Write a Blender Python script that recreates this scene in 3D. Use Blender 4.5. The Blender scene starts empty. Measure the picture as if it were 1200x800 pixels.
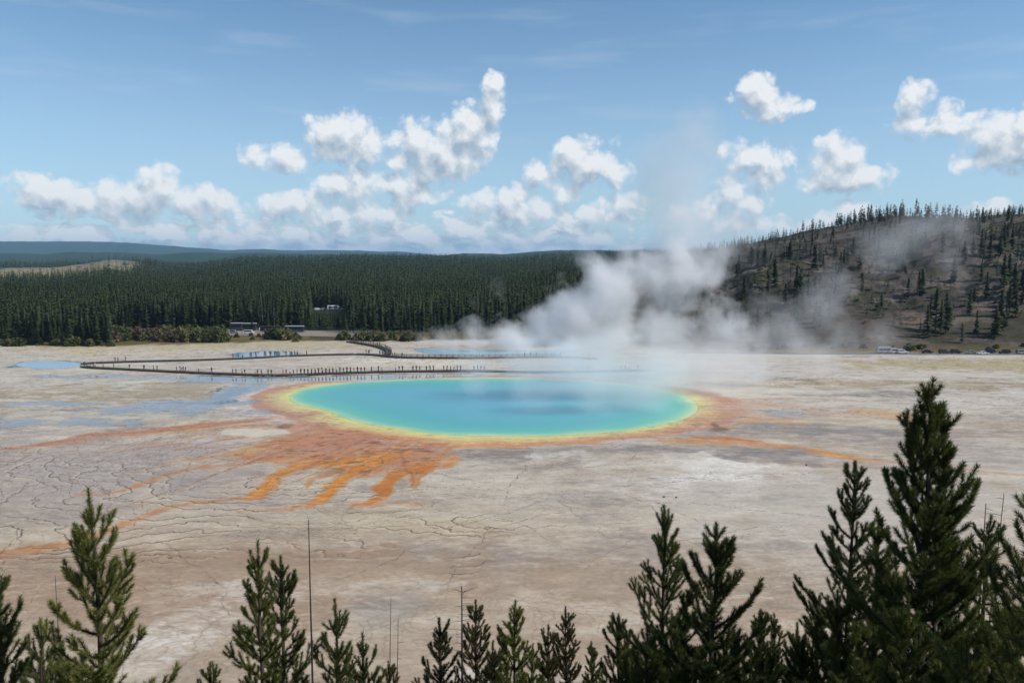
import bpy, bmesh, math, random
import numpy as np
from mathutils import Vector, Matrix

random.seed(7)
RNG = np.random.default_rng(7)
scene = bpy.context.scene
COL = scene.collection
R = math.radians

# ------------------------------------------------------------------ camera
F_PX, PITCH, GZ = 960.0, R(5.83), -40.0
CP, SP = math.cos(PITCH), math.sin(PITCH)


def ray(px, py):
    u, v = (px - 600.0) / F_PX, (400.0 - py) / F_PX
    return u, CP + v * SP, -SP + v * CP


def at(px, py, z=GZ):
    """measured point of the photo -> point of the level basin floor"""
    x, y, d = ray(px, py)
    t = z / d
    return x * t, y * t


def at_depth(px, py, Y):
    x, y, d = ray(px, py)
    t = Y / y
    return x * t, Y, d * t


cam = bpy.data.cameras.new('camera')
cam.sensor_width = 36.0
cam.lens = 36.0 * F_PX / 1200.0
cam.clip_start, cam.clip_end = 0.1, 60000.0
co = bpy.data.objects.new('camera', cam)
co.rotation_euler = (R(90) - PITCH, 0, 0)
COL.objects.link(co)
scene.camera = co

# ------------------------------------------------------------------ object helpers


def tag(o, label=None, cat=None, group=None, kind=None):
    if label: o['label'] = label
    if cat: o['category'] = cat
    if group: o['group'] = group
    if kind: o['kind'] = kind
    return o


def empty(name, loc=(0, 0, 0), rz=0.0):
    o = bpy.data.objects.new(name, None)
    o.location = loc
    o.rotation_euler = (0, 0, rz)
    o.empty_display_size = 0.3
    COL.objects.link(o)
    return o


def link(name, me, mats=(), parent=None, loc=None):
    for m in mats:
        me.materials.append(m)
    o = bpy.data.objects.new(name, me)
    if parent is not None: o.parent = parent
    if loc is not None: o.location = loc
    COL.objects.link(o)
    return o


def mesh_np(name, V, F, smooth=False, mat_index=None):
    """V (n,3), F (m,k) arrays -> mesh"""
    V = np.asarray(V, dtype=np.float32)
    F = np.asarray(F, dtype=np.int32)
    me = bpy.data.meshes.new(name)
    me.vertices.add(len(V))
    me.vertices.foreach_set('co', V.ravel())
    k = F.shape[1]
    me.loops.add(F.size)
    me.loops.foreach_set('vertex_index', F.ravel())
    me.polygons.add(len(F))
    me.polygons.foreach_set('loop_start', np.arange(0, F.size, k, dtype=np.int32))
    me.polygons.foreach_set('loop_total', np.full(len(F), k, dtype=np.int32))
    if mat_index is not None:
        me.polygons.foreach_set('material_index', np.asarray(mat_index, dtype=np.int32))
    if smooth:
        me.polygons.foreach_set('use_smooth', np.ones(len(F), dtype=bool))
    me.update(calc_edges=True)
    return me


class MB:
    """collects boxes, bars and tubes into one bmesh"""

    def __init__(self):
        self.bm = bmesh.new()
        self.mi = 0

    def _mark(self, geom_faces):
        for f in geom_faces: f.material_index = self.mi

    def box(self, c, s, rz=0.0, bevel=0.0):
        n0 = len(self.bm.faces)
        m = Matrix.Translation(c) @ Matrix.Rotation(rz, 4, 'Z') @ Matrix.Diagonal((s[0], s[1], s[2], 1))
        g = bmesh.ops.create_cube(self.bm, size=1.0, matrix=m)
        if bevel:
            es = list({e for v in g['verts'] for e in v.link_edges})
            bmesh.ops.bevel(self.bm, geom=es, offset=bevel, segments=2, affect='EDGES', profile=0.5)
        self.bm.faces.ensure_lookup_table()
        self._mark(self.bm.faces[n0:])
        return self

    def tube(self, pts, rad, seg=8, cap=True):
        pts = [Vector(p) for p in pts]
        n0 = len(self.bm.faces)
        rings = []
        for i, p in enumerate(pts):
            t = (pts[min(i + 1, len(pts) - 1)] - pts[max(i - 1, 0)]).normalized()
            a = t.orthogonal().normalized() if i == 0 else (a - t * a.dot(t)).normalized()
            b = t.cross(a)
            r = rad[i] if hasattr(rad, '__len__') else rad
            rings.append([self.bm.verts.new(p + (a * math.cos(2 * math.pi * k / seg) + b * math.sin(2 * math.pi * k / seg)) * r) for k in range(seg)])
        for q in range(len(rings) - 1):
            for k in range(seg):
                self.bm.faces.new((rings[q][k], rings[q][(k + 1) % seg], rings[q + 1][(k + 1) % seg], rings[q + 1][k]))
        if cap:
            self.bm.faces.new(rings[0][::-1])
            self.bm.faces.new(rings[-1])
        self.bm.faces.ensure_lookup_table()
        self._mark(self.bm.faces[n0:])
        return self

    def prism(self, outline, y0, y1, bevel=0.0):
        """outline of (x,z), extruded along y"""
        n0 = len(self.bm.faces)
        a = [self.bm.verts.new((x, y0, z)) for x, z in outline]
        b = [self.bm.verts.new((x, y1, z)) for x, z in outline]
        fs = [self.bm.faces.new(a), self.bm.faces.new(b[::-1])]
        n = len(a)
        for i in range(n):
            fs.append(self.bm.faces.new((a[i], b[i], b[(i + 1) % n], a[(i + 1) % n])))
        if bevel:
            es = [e for f in fs[:2] for e in f.edges]
            bmesh.ops.bevel(self.bm, geom=es, offset=bevel, segments=2, affect='EDGES', profile=0.5)
        self.bm.faces.ensure_lookup_table()
        self._mark(self.bm.faces[n0:])
        return self

    def mesh(self, name, smooth=False):
        bmesh.ops.recalc_face_normals(self.bm, faces=self.bm.faces[:])
        me = bpy.data.meshes.new(name)
        self.bm.to_mesh(me)
        self.bm.free()
        if smooth:
            for p in me.polygons: p.use_smooth = True
        return me

    def build(self, name, mat, parent=None, smooth=False, loc=None):
        mats = mat if isinstance(mat, (list, tuple)) else [mat]
        return link(name, self.mesh(name, smooth), mats, parent, loc)


def copy_tree(o, parent=None):
    c = o.copy()
    COL.objects.link(c)
    c.parent = parent
    for ch in list(o.children):
        copy_tree(ch, c)
    return c


# ------------------------------------------------------------------ shader helpers


class NT:
    def __init__(self, tree):
        self.t = tree
        self.L = tree.links

    def n(self, typ, **kw):
        nd = self.t.nodes.new(typ)
        for k, v in kw.items():
            if k.startswith('i_'):
                key = k[2:].replace('_', ' ')
                nd.inputs[key].default_value = v
            else:
                setattr(nd, k, v)
        return nd

    def put(self, sock, v):
        if v is None: return
        if hasattr(v, 'is_output'):
            self.L.new(v, sock)
        else:
            try:
                sock.default_value = v
            except Exception:
                sock.default_value = tuple(v)

    def m(self, op, a, b=None, c=None, clamp=False):
        nd = self.t.nodes.new('ShaderNodeMath')
        nd.operation = op
        nd.use_clamp = clamp
        self.put(nd.inputs[0], a); self.put(nd.inputs[1], b); self.put(nd.inputs[2], c)
        return nd.outputs[0]

    def v(self, op, a, b=None, s=None):
        nd = self.t.nodes.new('ShaderNodeVectorMath')
        nd.operation = op
        self.put(nd.inputs[0], a); self.put(nd.inputs[1], b)
        if s is not None: self.put(nd.inputs['Scale'], s)
        return nd.outputs['Value'] if op in ('LENGTH', 'DOT_PRODUCT', 'DISTANCE') else nd.outputs['Vector']

    def noise(self, vec, scale, detail=4.0, rough=0.55, dist=0.0, out='Fac', dim='3D'):
        nd = self.t.nodes.new('ShaderNodeTexNoise')
        nd.noise_dimensions = dim
        if vec is not None: self.L.new(vec, nd.inputs['Vector'])
        nd.inputs['Scale'].default_value = scale
        nd.inputs['Detail'].default_value = detail
        nd.inputs['Roughness'].default_value = rough
        nd.inputs['Distortion'].default_value = dist
        return nd.outputs[out]

    def ramp(self, fac, stops, interp='LINEAR'):
        nd = self.t.nodes.new('ShaderNodeValToRGB')
        cr = nd.color_ramp
        cr.interpolation = interp
        while len(cr.elements) < len(stops): cr.elements.new(0.5)
        for e, (p, c) in zip(cr.elements, stops):
            e.position = p
            e.color = (c, c, c, 1) if not hasattr(c, '__len__') else tuple(c) + (1,) * (4 - len(c))
        self.put(nd.inputs[0], fac)
        return nd.outputs[0]

    def mix(self, fac, a, b, mode='MIX'):
        nd = self.t.nodes.new('ShaderNodeMix')
        nd.data_type = 'RGBA'
        nd.blend_type = mode
        self.put(nd.inputs[0], fac)
        for s, val in ((nd.inputs[6], a), (nd.inputs[7], b)):
            if hasattr(val, '__len__') and len(val) == 3: val = tuple(val) + (1,)
            self.put(s, val)
        return nd.outputs[2]

    def smooth(self, x, e0, e1):
        nd = self.t.nodes.new('ShaderNodeMapRange')
        nd.interpolation_type = 'SMOOTHSTEP'
        self.put(nd.inputs[0], x); self.put(nd.inputs[1], e0); self.put(nd.inputs[2], e1)
        return nd.outputs[0]


def srgb(r, g, b):
    def f(c):
        c /= 255.0
        return c / 12.92 if c <= 0.04045 else ((c + 0.055) / 1.055) ** 2.4
    return f(r), f(g), f(b)


def new_mat(name):
    m = bpy.data.materials.new(name)
    m.use_nodes = True
    t = NT(m.node_tree)
    b = m.node_tree.nodes['Principled BSDF']
    return m, t, b


def plain(name, col, rough=0.7, var=0.12, scale=3.0, metal=0.0, spec=0.4):
    """a painted or weathered surface: base colour broken up by noise"""
    m, t, b = new_mat(name)
    tc = t.n('ShaderNodeTexCoord')
    nz = t.noise(tc.outputs['Object'], scale, 4.0)
    f = t.ramp(nz, [(0.3, 1.0 - var), (0.7, 1.0 + var)])
    c = t.mix(1.0, col, f, 'MULTIPLY')
    t.L.new(c, b.inputs['Base Color'])
    b.inputs['Roughness'].default_value = rough
    b.inputs['Metallic'].default_value = metal
    b.inputs['Specular IOR Level'].default_value = spec
    return m


def foliage_mat(name, dark, light, trans=0.12, rough=0.55, patch=0.0):
    m, t, b = new_mat(name)
    g = t.n('ShaderNodeNewGeometry')
    oi = t.n('ShaderNodeObjectInfo')
    f = t.m('MULTIPLY_ADD', oi.outputs['Random'], 0.5, t.m('MULTIPLY', g.outputs['Random Per Island'], 0.6))
    if patch:
        f = t.m('ADD', f, t.m('MULTIPLY_ADD', t.noise(g.outputs['Position'], patch, 3.0), 1.5, -.75), clamp=True)
    c = t.mix(f, dark, light)
    t.L.new(c, b.inputs['Base Color'])
    b.inputs['Roughness'].default_value = rough
    b.inputs['Specular IOR Level'].default_value = 0.25
    tr = t.n('ShaderNodeBsdfTranslucent')
    t.L.new(c, tr.inputs['Color'])
    mx = t.n('ShaderNodeMixShader')
    mx.inputs[0].default_value = trans
    t.L.new(b.outputs[0], mx.inputs[1]); t.L.new(tr.outputs[0], mx.inputs[2])
    out = m.node_tree.nodes['Material Output']
    t.L.new(mx.outputs[0], out.inputs['Surface'])
    return m


# ------------------------------------------------------------------ numpy noise
_TAB = np.random.default_rng(3).random((256, 256)).astype(np.float32)


def vnoise(x, y):
    xi, yi = np.floor(x).astype(np.int64), np.floor(y).astype(np.int64)
    fx, fy = (x - xi).astype(np.float32), (y - yi).astype(np.float32)
    fx = fx * fx * fx * (fx * (fx * 6 - 15) + 10); fy = fy * fy * fy * (fy * (fy * 6 - 15) + 10)
    a = _TAB[xi & 255, yi & 255]; b = _TAB[(xi + 1) & 255, yi & 255]
    c = _TAB[xi & 255, (yi + 1) & 255]; d = _TAB[(xi + 1) & 255, (yi + 1) & 255]
    return (a + (b - a) * fx) * (1 - fy) + (c + (d - c) * fx) * fy


def fbm(x, y, oc=4, gain=0.5):
    s, a, tot = 0.0, 1.0, 0.0
    for k in range(oc):
        cth, sth = math.cos(0.7 * k + 0.3), math.sin(0.7 * k + 0.3)
        s = s + a * vnoise((x * cth - y * sth) * 2.03 ** k + 17.3 * k, (x * sth + y * cth) * 2.03 ** k + 31.7 * k)
        tot += a
        a *= gain
    return s / tot


def sstep(x, a, b):
    t = np.clip((x - a) / (b - a), 0, 1)
    return t * t * (3 - 2 * t)


# ------------------------------------------------------------------ terrain


def gauss_interp(x, xs, ys):
    return np.interp(x, xs, ys)


RIDGE3_X = [-3.0, -0.64, -0.56, -0.52, -0.49, -0.455, -0.42, -0.38, -0.33, -0.21, 0.07, 0.3, 3.0]          # X/Y
RIDGE3_Z = [-30, -30, -27, -17, -5, -12, -32, -32, -15, -10, -14, -12, -10]
RIDGE2_X = [-3.0, -0.33, -0.16, -0.10, 0.0, 0.07, 0.2, 0.3, 0.5, 3.0]
RIDGE2_Z = [25, 28, 18, 8, 30, 28, 40, 62, 90, 90]
RIDGE1_X = [-3.0, -0.52, -0.47, -0.41, -0.35, -0.30, -0.27, -0.2, -0.13, -0.08, 3.0]
RIDGE1_Z = [230, 236, 222, 165, 108, 124, 108, 106, 80, 20, 20]
CREST_X = [-60, 0, 58, 105, 134, 157, 175, 204, 233, 262, 292, 330, 352, 420, 600, 900]
CREST_H = [0, 3, 16, 30, 38, 44, 48, 51, 57, 64, 71, 66, 70, 74, 70, 60]


def height(X, Y):
    X = np.asarray(X, dtype=np.float64); Y = np.asarray(Y, dtype=np.float64)
    t = X / np.maximum(Y, 58.0)
    # overlook slope below the camera, then the level basin
    slope = -1.9 - 0.62 * np.maximum(Y - 0.5, 0) + 0.25 * np.minimum(np.abs(np.minimum(Y, 0)), 60)
    slope = slope + 0.25 * (fbm(X * 0.3, Y * 0.3, 3) - 0.5) * sstep(Y, 4, 8)
    z = np.maximum(slope, GZ)
    # burnt hill on the right
    cr = np.interp(X, CREST_X, CREST_H)
    up = sstep(Y, 345, 640) * 0.4 + np.clip((Y - 350) / 215, 0, 1) * 0.6
    up = up * (1 - 0.8 * sstep(Y, 620, 1400))
    rough = (fbm(X * 0.028, Y * 0.028, 5, 0.55) - 0.5) * 16 * sstep(Y, 365, 450) * np.clip(cr / 40, 0, 1) * (1 - sstep(Y, 800, 1400))
    rough = rough * (1 - 0.75 * sstep(Y, 520, 570))
    z = z + cr * up + rough
    # forest plain and ridges to the horizon
    f = sstep(Y, 470, 2200)
    r3 = np.interp(t, RIDGE3_X, RIDGE3_Z) + (fbm(t * 14, Y / 900, 3) - 0.5) * 7
    z = z + f * (r3 - GZ) * 1.0 * np.where(Y > 2200, 1 - sstep(Y, 2300, 3300), 1.0)
    r2 = np.interp(t, RIDGE2_X, RIDGE2_Z) + (fbm(t * 22 + 9, Y / 2500, 4) - 0.5) * 26
    z = z + (r2 - GZ) * sstep(Y, 3300, 5200) * (1 - sstep(Y, 5500, 7500))
    r1 = np.interp(t, RIDGE1_X, RIDGE1_Z) + (fbm(t * 40 + 3, Y / 5000, 4) - 0.5) * 26
    z = z + (r1 - GZ) * sstep(Y, 8000, 12000) * (1 - 0.7 * sstep(Y, 12600, 18000))
    return z


def gz(x, y):
    return float(height(np.array([x]), np.array([y]))[0])


# ------------------------------------------------------------------ ground sheet
tf = np.linspace(-0.72, 0.72, 1150)
tc_ = np.array([-14, -9, -6, -4, -3, -2.2, -1.7, -1.35, -1.1, -0.95, -0.85, -0.78])
T = np.concatenate([tc_, tf, -tc_[::-1]])
ynear = np.concatenate([np.linspace(-120, -2, 12), np.linspace(0, 70, 70, endpoint=False)])
py_rows = np.linspace(815, 396, 700)
ymid = np.array([at(600, p)[1] for p in py_rows])
ymid = ymid[ymid > 70]
y1 = ymid[-1]
yfar = np.concatenate([np.linspace(y1 + 1.6, 720, 150), 720 * (24000 / 720.0) ** np.linspace(0.01, 1, 150)])
YR = np.concatenate([ynear, ymid, yfar])
Tg, Yg = np.meshgrid(T, YR)
Xg = Tg * np.maximum(Yg, 58.0)
X, Y = Xg.ravel(), Yg.ravel()
Z = height(X, Y)
NR, NC = Yg.shape

# masks are only worked out on the basin floor
C = np.zeros((len(X), 3), dtype=np.float32)
WET = np.zeros(len(X), dtype=np.float32)
LINE = np.zeros(len(X), dtype=np.float32)
FOREST = np.zeros(len(X), dtype=np.float32)


def rgb(r, g, b):
    return np.array([r, g, b], dtype=np.float32) / 255.0


def lay(idx, mask, col):
    m = np.clip(mask, 0, 1)[:, None].astype(np.float32)
    C[idx] = C[idx] * (1 - m) + col * m


flat = np.where((Y > 60) & (Y < 480) & (np.abs(X) < 0.8 * Y))[0]
fx, fy = X[flat], Y[flat]
wx = (fbm(fx * 0.16, fy * 0.10, 4) - 0.5); wy = (fbm(fx * 0.16 + 40, fy * 0.10 + 11, 4) - 0.5)
wfx = (fbm(fx * 0.7 + 5, fy * 0.5, 3) - 0.5); wfy = (fbm(fx * 0.7 + 77, fy * 0.5 + 3, 3) - 0.5)


def seg_dist(poly, x, y, rad=None, closed=False):
    """distance to a polyline in metres (and the radius at the nearest point)"""
    P = np.array(poly, dtype=np.float64)
    best = np.full(len(x), 1e9); br = np.ones(len(x))
    n = len(P)
    for i in range(n if closed else n - 1):
        a, b = P[i], P[(i + 1) % n]
        d = b - a
        t = np.clip(((x - a[0]) * d[0] + (y - a[1]) * d[1]) / (d @ d + 1e-9), 0, 1)
        dd = np.hypot(x - a[0] - t * d[0], y - a[1] - t * d[1])
        if rad is not None:
            r = rad[i] + (rad[(i + 1) % n] - rad[i]) * t
            dd = dd / r
        m = dd < best
        best[m] = dd[m]
    return best


def inside(poly, x, y):
    P = np.array(poly)
    r = np.zeros(len(x), dtype=bool)
    j = len(P) - 1
    for i in range(len(P)):
        xi, yi = P[i]; xj, yj = P[j]
        c = ((yi > y) != (yj > y)) & (x < (xj - xi) * (y - yi) / (yj - yi + 1e-12) + xi)
        r ^= c
        j = i
    return r


def w(pts):
    return [at(a, b) for a, b in pts]


def smooth_poly(P, n=4):
    P = np.array(P)
    for _ in range(n):
        Q = np.roll(P, -1, 0)
        P = np.stack([P * 0.75 + Q * 0.25, P * 0.25 + Q * 0.75], 1).reshape(-1, 2)
    return P


def reg(px, py, rx, ry, warp=1.0, soft=1.0):
    """a soft patch of ground: centre and half-extents measured in the photo"""
    cx, cy = at(px, py)
    x1, _ = at(px + rx, py)
    _, ya = at(px, py - ry); _, yb = at(px, py + ry)
    sx, sy = abs(x1 - cx), abs(ya - yb) / 2
    dx = (fx - cx + wx * sx * 1.6 * warp + wfx * sx * .35 * warp) / sx
    dy = (fy - cy + wy * sy * 1.6 * warp + wfy * sy * .35 * warp) / sy
    return 1 - sstep(np.hypot(dx, dy), 1 - 0.6 * soft, 1 + 0.25 * soft)


# --- base sinter: streaks of beige, grey and white
n1 = fbm(fx * 0.012 + 3, fy * 0.030, 5, 0.6)
n2 = fbm(fx * 0.035 + 20, fy * 0.10 + 5, 5, 0.6)
n3 = fbm(fx * 0.15, fy * 0.34, 5, 0.6)
n4 = fbm(fx * 0.9, fy * 1.6, 3, 0.6)
C[flat] = rgb(190, 182, 171)
lay(flat, sstep(n1, 0.48, 0.62), rgb(181, 168, 152))
lay(flat, sstep(n2, 0.53, 0.66) * 0.8, rgb(172, 163, 158))
lay(flat, sstep(1 - n2, 0.55, 0.68) * 0.7, rgb(206, 199, 186))
# depth zones
zy = lambda a: at(600, a)[1]
lay(flat, (sstep(fy, zy(505), zy(470))) * 0.55, rgb(199, 194, 185))
lay(flat, sstep(-fy, -zy(590), -zy(650)) * 0.6 * (0.5 + .5 * sstep(-fx, -25, 10)), rgb(176, 156, 136))
lay(flat, sstep(-fy, -zy(545), -zy(580)) * 0.45, rgb(190, 176, 156))
lay(flat, sstep(-fy, -zy(640), -zy(700)) * 0.45, rgb(182, 166, 148))
lay(flat, sstep(n3, 0.50, 0.70) * 0.34, rgb(158, 145, 134))
lay(flat, sstep(1 - n3, 0.54, 0.70) * 0.30, rgb(220, 212, 200))
lay(flat, sstep(-fy, -zy(610), -zy(680)) * .42 * sstep(n2 * .6 + n3 * .4, .36, .56), rgb(158, 138, 120))
# right hand plain: pale grey with khaki smears in the distance
lay(flat, reg(1000, 590, 260, 60) * 0.6, rgb(190, 185, 178))
lay(flat, reg(1040, 450, 200, 8) * sstep(n2, 0.4, 0.6) * 0.8, rgb(160, 148, 122))
lay(flat, reg(1150, 428, 160, 8) * 0.8, rgb(172, 158, 120))
lay(flat, reg(840, 420, 120, 5) * 0.5, rgb(176, 166, 138))
lay(flat, reg(230, 404, 260, 7) * 0.85, rgb(184, 172, 142))
lay(flat, reg(500, 425, 90, 5) * 0.6, rgb(222, 212, 190))
lay(flat, reg(60, 462, 200, 14) * sstep(n3, 0.4, 0.6) * 0.75, rgb(170, 158, 134))
lay(flat, reg(210, 455, 60, 14) * 0.7, rgb(158, 146, 128))
lay(flat, reg(140, 412, 160, 8) * sstep(n3, 0.45, 0.6) * 0.7, rgb(205, 190, 160))
lay(flat, reg(900, 600, 300, 80, 1, 1.5) * .34 * sstep(n2, .38, .56), rgb(216, 210, 202))
lay(flat, reg(620, 575, 160, 36, 1, 1.5) * .28 * sstep(1 - n2, .42, .58), rgb(214, 206, 194))
lay(flat, reg(120, 685, 260, 52, 1, 1.5) * .50, rgb(166, 136, 110))
lay(flat, reg(480, 680, 260, 46, 1, 1.5) * .32, rgb(172, 146, 120))
lay(flat, reg(840, 556, 90, 20, 1.2, 1.4) * .5 * sstep(n3, .38, .55), rgb(228, 224, 216))
# purple grey crazed flats on the left
lay(flat, reg(110, 545, 210, 46) * 0.85, rgb(170, 161, 158))
lay(flat, reg(270, 560, 90, 26) * 0.6, rgb(164, 154, 150))
lay(flat, reg(70, 600, 150, 25) * 0.6, rgb(168, 160, 152))
lay(flat, reg(560, 655, 140, 16) * 0.75, rgb(160, 149, 142))
lay(flat, reg(250, 655, 330, 16) * 0.8, rgb(160, 138, 118))
lay(flat, reg(600, 668, 300, 18) * .55, rgb(164, 146, 128))
lay(flat, reg(150, 700, 130, 26) * .4, rgb(170, 148, 126))
lay(flat, reg(480, 612, 150, 14) * .5, rgb(196, 180, 152))
lay(flat, reg(450, 720, 60, 22) * 0.6, rgb(166, 160, 156))
# white sinter patches
for (a, b, c_, d_, k) in [(225, 735, 70, 38, .8), (300, 690, 110, 14, .5), (160, 790, 60, 14, .6), (470, 690, 60, 14, .45), (640, 790, 120, 10, .6),
                          (860, 545, 60, 12, 1.0), (830, 560, 40, 5, 1.0), (830, 532, 40, 6, .9), (885, 545, 40, 9, .8), (640, 533, 40, 5, .75), (700, 545, 30, 4, .5),
                          (870, 600, 60, 6, .35), (450, 421, 70, 3, .8), (300, 445, 80, 3, .5), (930, 445, 120, 6, .5), (1120, 470, 110, 8, .5)]:
    lay(flat, reg(a, b, c_, d_, 1.4) * k * (0.35 + 0.65 * sstep(n3 * 0.6 + n4 * 0.4, 0.42, 0.60)), rgb(226, 222, 215))
# dark grey damp patches
for (a, b, c_, d_, k) in [(580, 530, 60, 8, .85), (650, 545, 55, 7, .5), (672, 543, 16, 9, .8), (700, 528, 70, 4, .6), (690, 580, 50, 9, .6), (770, 525, 60, 5, .7), (870, 530, 80, 8, .8), (950, 536, 60, 8, .6), (900, 500, 80, 7, .55),
                          (700, 600, 25, 22, .35), (740, 640, 50, 20, .4), (900, 640, 90, 8, .4), (940, 585, 70, 7, .3), (470, 545, 16, 12, .5), (1000, 462, 70, 3, .7), (1060, 461, 90, 3, .5), (1030, 505, 130, 9, .5), (430, 712, 24, 12, .4)]:
    lay(flat, reg(a, b, c_, d_, 1.5) * k * (0.5 + 0.5 * sstep(n3, 0.4, 0.55)), rgb(138, 131, 128))

# --- hot spring rings
SHORE_PX = [(339, 467), (344, 460), (368, 452.5), (400, 449), (440, 446), (490, 444.2), (545, 443.2), (600, 443), (655, 444.5), (710, 448), (760, 454), (798, 462), (817, 472), (818, 482),
            (803, 491), (780, 496.5), (750, 502), (720, 506), (680, 509), (632, 511), (580, 511), (545, 510.4), (520, 509), (488, 505.5), (460, 501), (436, 498), (412, 492), (392, 485), (381, 480), (364, 477), (348, 474)]
SHORE = smooth_poly(w(SHORE_PX), 2)
sd = seg_dist(SHORE, fx, fy, closed=True)
sd = np.where(inside(SHORE, fx, fy), -sd, sd)
scx, scy = SHORE[:, 0].mean(), SHORE[:, 1].mean()
ang = np.arctan2(fy - scy, fx - scx)                 # 0 = right, pi/2 = far side, -pi/2 = near side
left = np.exp(-((np.abs(ang) - math.pi) / 0.55) ** 2)
near = np.exp(-((ang + math.pi / 2) / 0.85) ** 2)
right = np.exp(-(ang / 0.5) ** 2)
farside = np.exp(-((ang - math.pi / 2) / 0.8) ** 2)
lown = np.exp(-((ang + 2.45) / 0.35) ** 2)
k1 = 2.2 + 3.6 * left + 1.7 * near + 2.0 * right + 3.2 * lown
k2 = 6.5 + 6.0 * left + 4.2 * near + 6 * right + 4 * lown
k3 = k2 + 0.5 + 5.5 * left * (1 - lown) + 1.0 * farside + 4 * right
k1 = k1 * (.62 + .76 * fbm(ang * 5.0 + 3, sd * .02, 4))
jit = wx * 4.2 + wfx * 2.2
band = lambda e, s=0.8: 1 - sstep(sd + jit * np.clip(sd / 3, 0.15, 1), e - s, e + s)
lay(flat, band(k3, 1.4) * (left * 0.9 + 0.25 * farside + .3 * right), rgb(214, 200, 188))
ringcol = rgb(204, 152, 112)[None, :] * (near * (1 - lown))[:, None] + rgb(186, 146, 128)[None, :] * (1 - near * (1 - lown))[:, None]
lay(flat, band(k2, 1.1 + 1.2 * right + .6 * left), ringcol)
lay(flat, band(k2 * 0.72, 1.2) * (0.75 * near), rgb(216, 170, 122))
lay(flat, band(k1 * 1.5, 1.8) * 0.75, rgb(210, 188, 142))
lay(flat, band(k1, 0.9), rgb(214, 198, 142)[None, :] * (1 - left * (1 - lown))[:, None] + rgb(204, 188, 150)[None, :] * (left * (1 - lown))[:, None])
lay(flat, band(k1 * 0.45, 0.7) * 0.8, rgb(214, 214, 140))
lay(flat, (1 - sstep(sd, -.4, .8)), rgb(172, 200, 146))

# --- orange microbial mats and their run-off fingers


_rx, _ry = fx - at(575, 478)[0], fy - at(575, 478)[1]
_rr, _ra = np.hypot(_rx, _ry), np.arctan2(_ry, _rx)
braid = fbm(_ra * 46 + wx * 1.5, _rr * .06 + wy * 1.2, 4, .6)


def finger(pts, rad, col, k=1.0, warp=1.0, edge=0.5, inner=None, brk=0.0):
    P = w(pts)
    d = seg_dist(P, fx + (wx * 3.2 + wfx * 1.0) * warp, fy + (wy * 5.0 + wfy * 1.6) * warp, rad if hasattr(rad, '__len__') else [rad] * len(pts))
    m = (1 - sstep(d, 1 - edge, 1 + edge * 0.5)) * k
    halo = (1 - sstep(d, .7, 2.3)) * k * .34
    lay(flat, halo * sstep(n3 * .5 + n4 * .5, .38, .6), rgb(196, 158, 122))
    m = m * (.64 + .36 * sstep(braid * .6 + n4 * .4, .36, .58))
    if brk: m = m * (1 - brk + brk * sstep(n3 * 0.5 + n4 * 0.5, 0.40, 0.58))
    lay(flat, m, col)
    if inner is not None:
        lay(flat, (1 - sstep(d, 0.15, 0.75)) * k * 0.8, inner)
    return m


ORANGE, RUST, PINK, AMBER = rgb(194, 120, 58), rgb(176, 114, 88), rgb(186, 140, 118), rgb(212, 142, 58)
apron = smooth_poly(w([(330, 492), (380, 497), (440, 506), (500, 516), (535, 522), (541, 542), (528, 549), (500, 553), (470, 555), (440, 560), (400, 556), (362, 545), (322, 541), (286, 538), (262, 530), (300, 520), (340, 512)]), 2)
axw, ayw = fx + wx * 4 + wfx * 1.2, fy + wy * 7 + wfy * 2
ad = seg_dist(apron, axw, ayw, closed=True)
ad = np.where(inside(apron, axw, ayw), -ad, ad)
am = (1 - sstep(ad, -4.5, 1.6)) * (0.42 + .58 * sstep(braid * .65 + n3 * .35, .38, .54))
am = np.maximum(am, (1 - sstep(ad, -7, -3)) * .8)
lay(flat, am * 0.92, rgb(186, 136, 114))
streak = braid * .75 + .25 * n3
lay(flat, am * sstep(streak, 0.48, 0.62) * 0.8, rgb(190, 126, 82))
lay(flat, am * sstep(1 - streak, 0.50, 0.64) * 0.7, rgb(176, 132, 116))
lay(flat, am * sstep(-fy, -zy(522), -zy(545)) * 0.55, rgb(196, 126, 70))
lay(flat, am * sstep(ad, -3.0, -0.5) * sstep(-fx, 0, 12) * 0.6, rgb(198, 124, 56))
lay(flat, reg(530, 538, 14, 10) * am * 0.8, rgb(214, 146, 66))
lay(flat, reg(392, 520, 60, 8) * am * 0.5, rgb(182, 132, 118))
for (a, b, c_, d_) in [(392, 553, 18, 4), (470, 566, 16, 8), (352, 532, 12, 4), (430, 572, 18, 6), (300, 555, 20, 4)]:
    lay(flat, reg(a, b, c_, d_, 1.2) * 0.7, rgb(152, 143, 134))
finger([(440, 533), (405, 540), (380, 541), (352, 545), (328, 558), (316, 570), (297, 580), (288, 584)], [2.4, 2.4, 2.0, 1.6, 1.7, 1.8, 1.6, 0.8], ORANGE, inner=AMBER, edge=.75)
finger([(297, 581), (240, 588), (200, 596), (168, 606), (128, 623), (96, 633), (60, 642), (0, 649), (-60, 655)], [0.7, .9, 1.1, 1.1, 1.0, 1.5, 1.3, 1.6, 1.6], rgb(188, 128, 84), 0.8, edge=0.8, brk=0.25)
finger([(60, 642), (0, 651), (-60, 657)], [1.0, 2.4, 3.0], rgb(170, 122, 88), 0.55, edge=0.9)
finger([(470, 532), (440, 538), (412, 554), (392, 566), (383, 578), (374, 588), (350, 593)], [2.4, 2.4, 1.9, 1.8, 1.3, 1.2, 0.8], ORANGE, inner=AMBER, edge=.75)
finger([(374, 588), (345, 593), (310, 595), (280, 597)], [0.9, .8, .7, .5], rgb(192, 134, 96), 0.7, edge=0.9)
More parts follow.
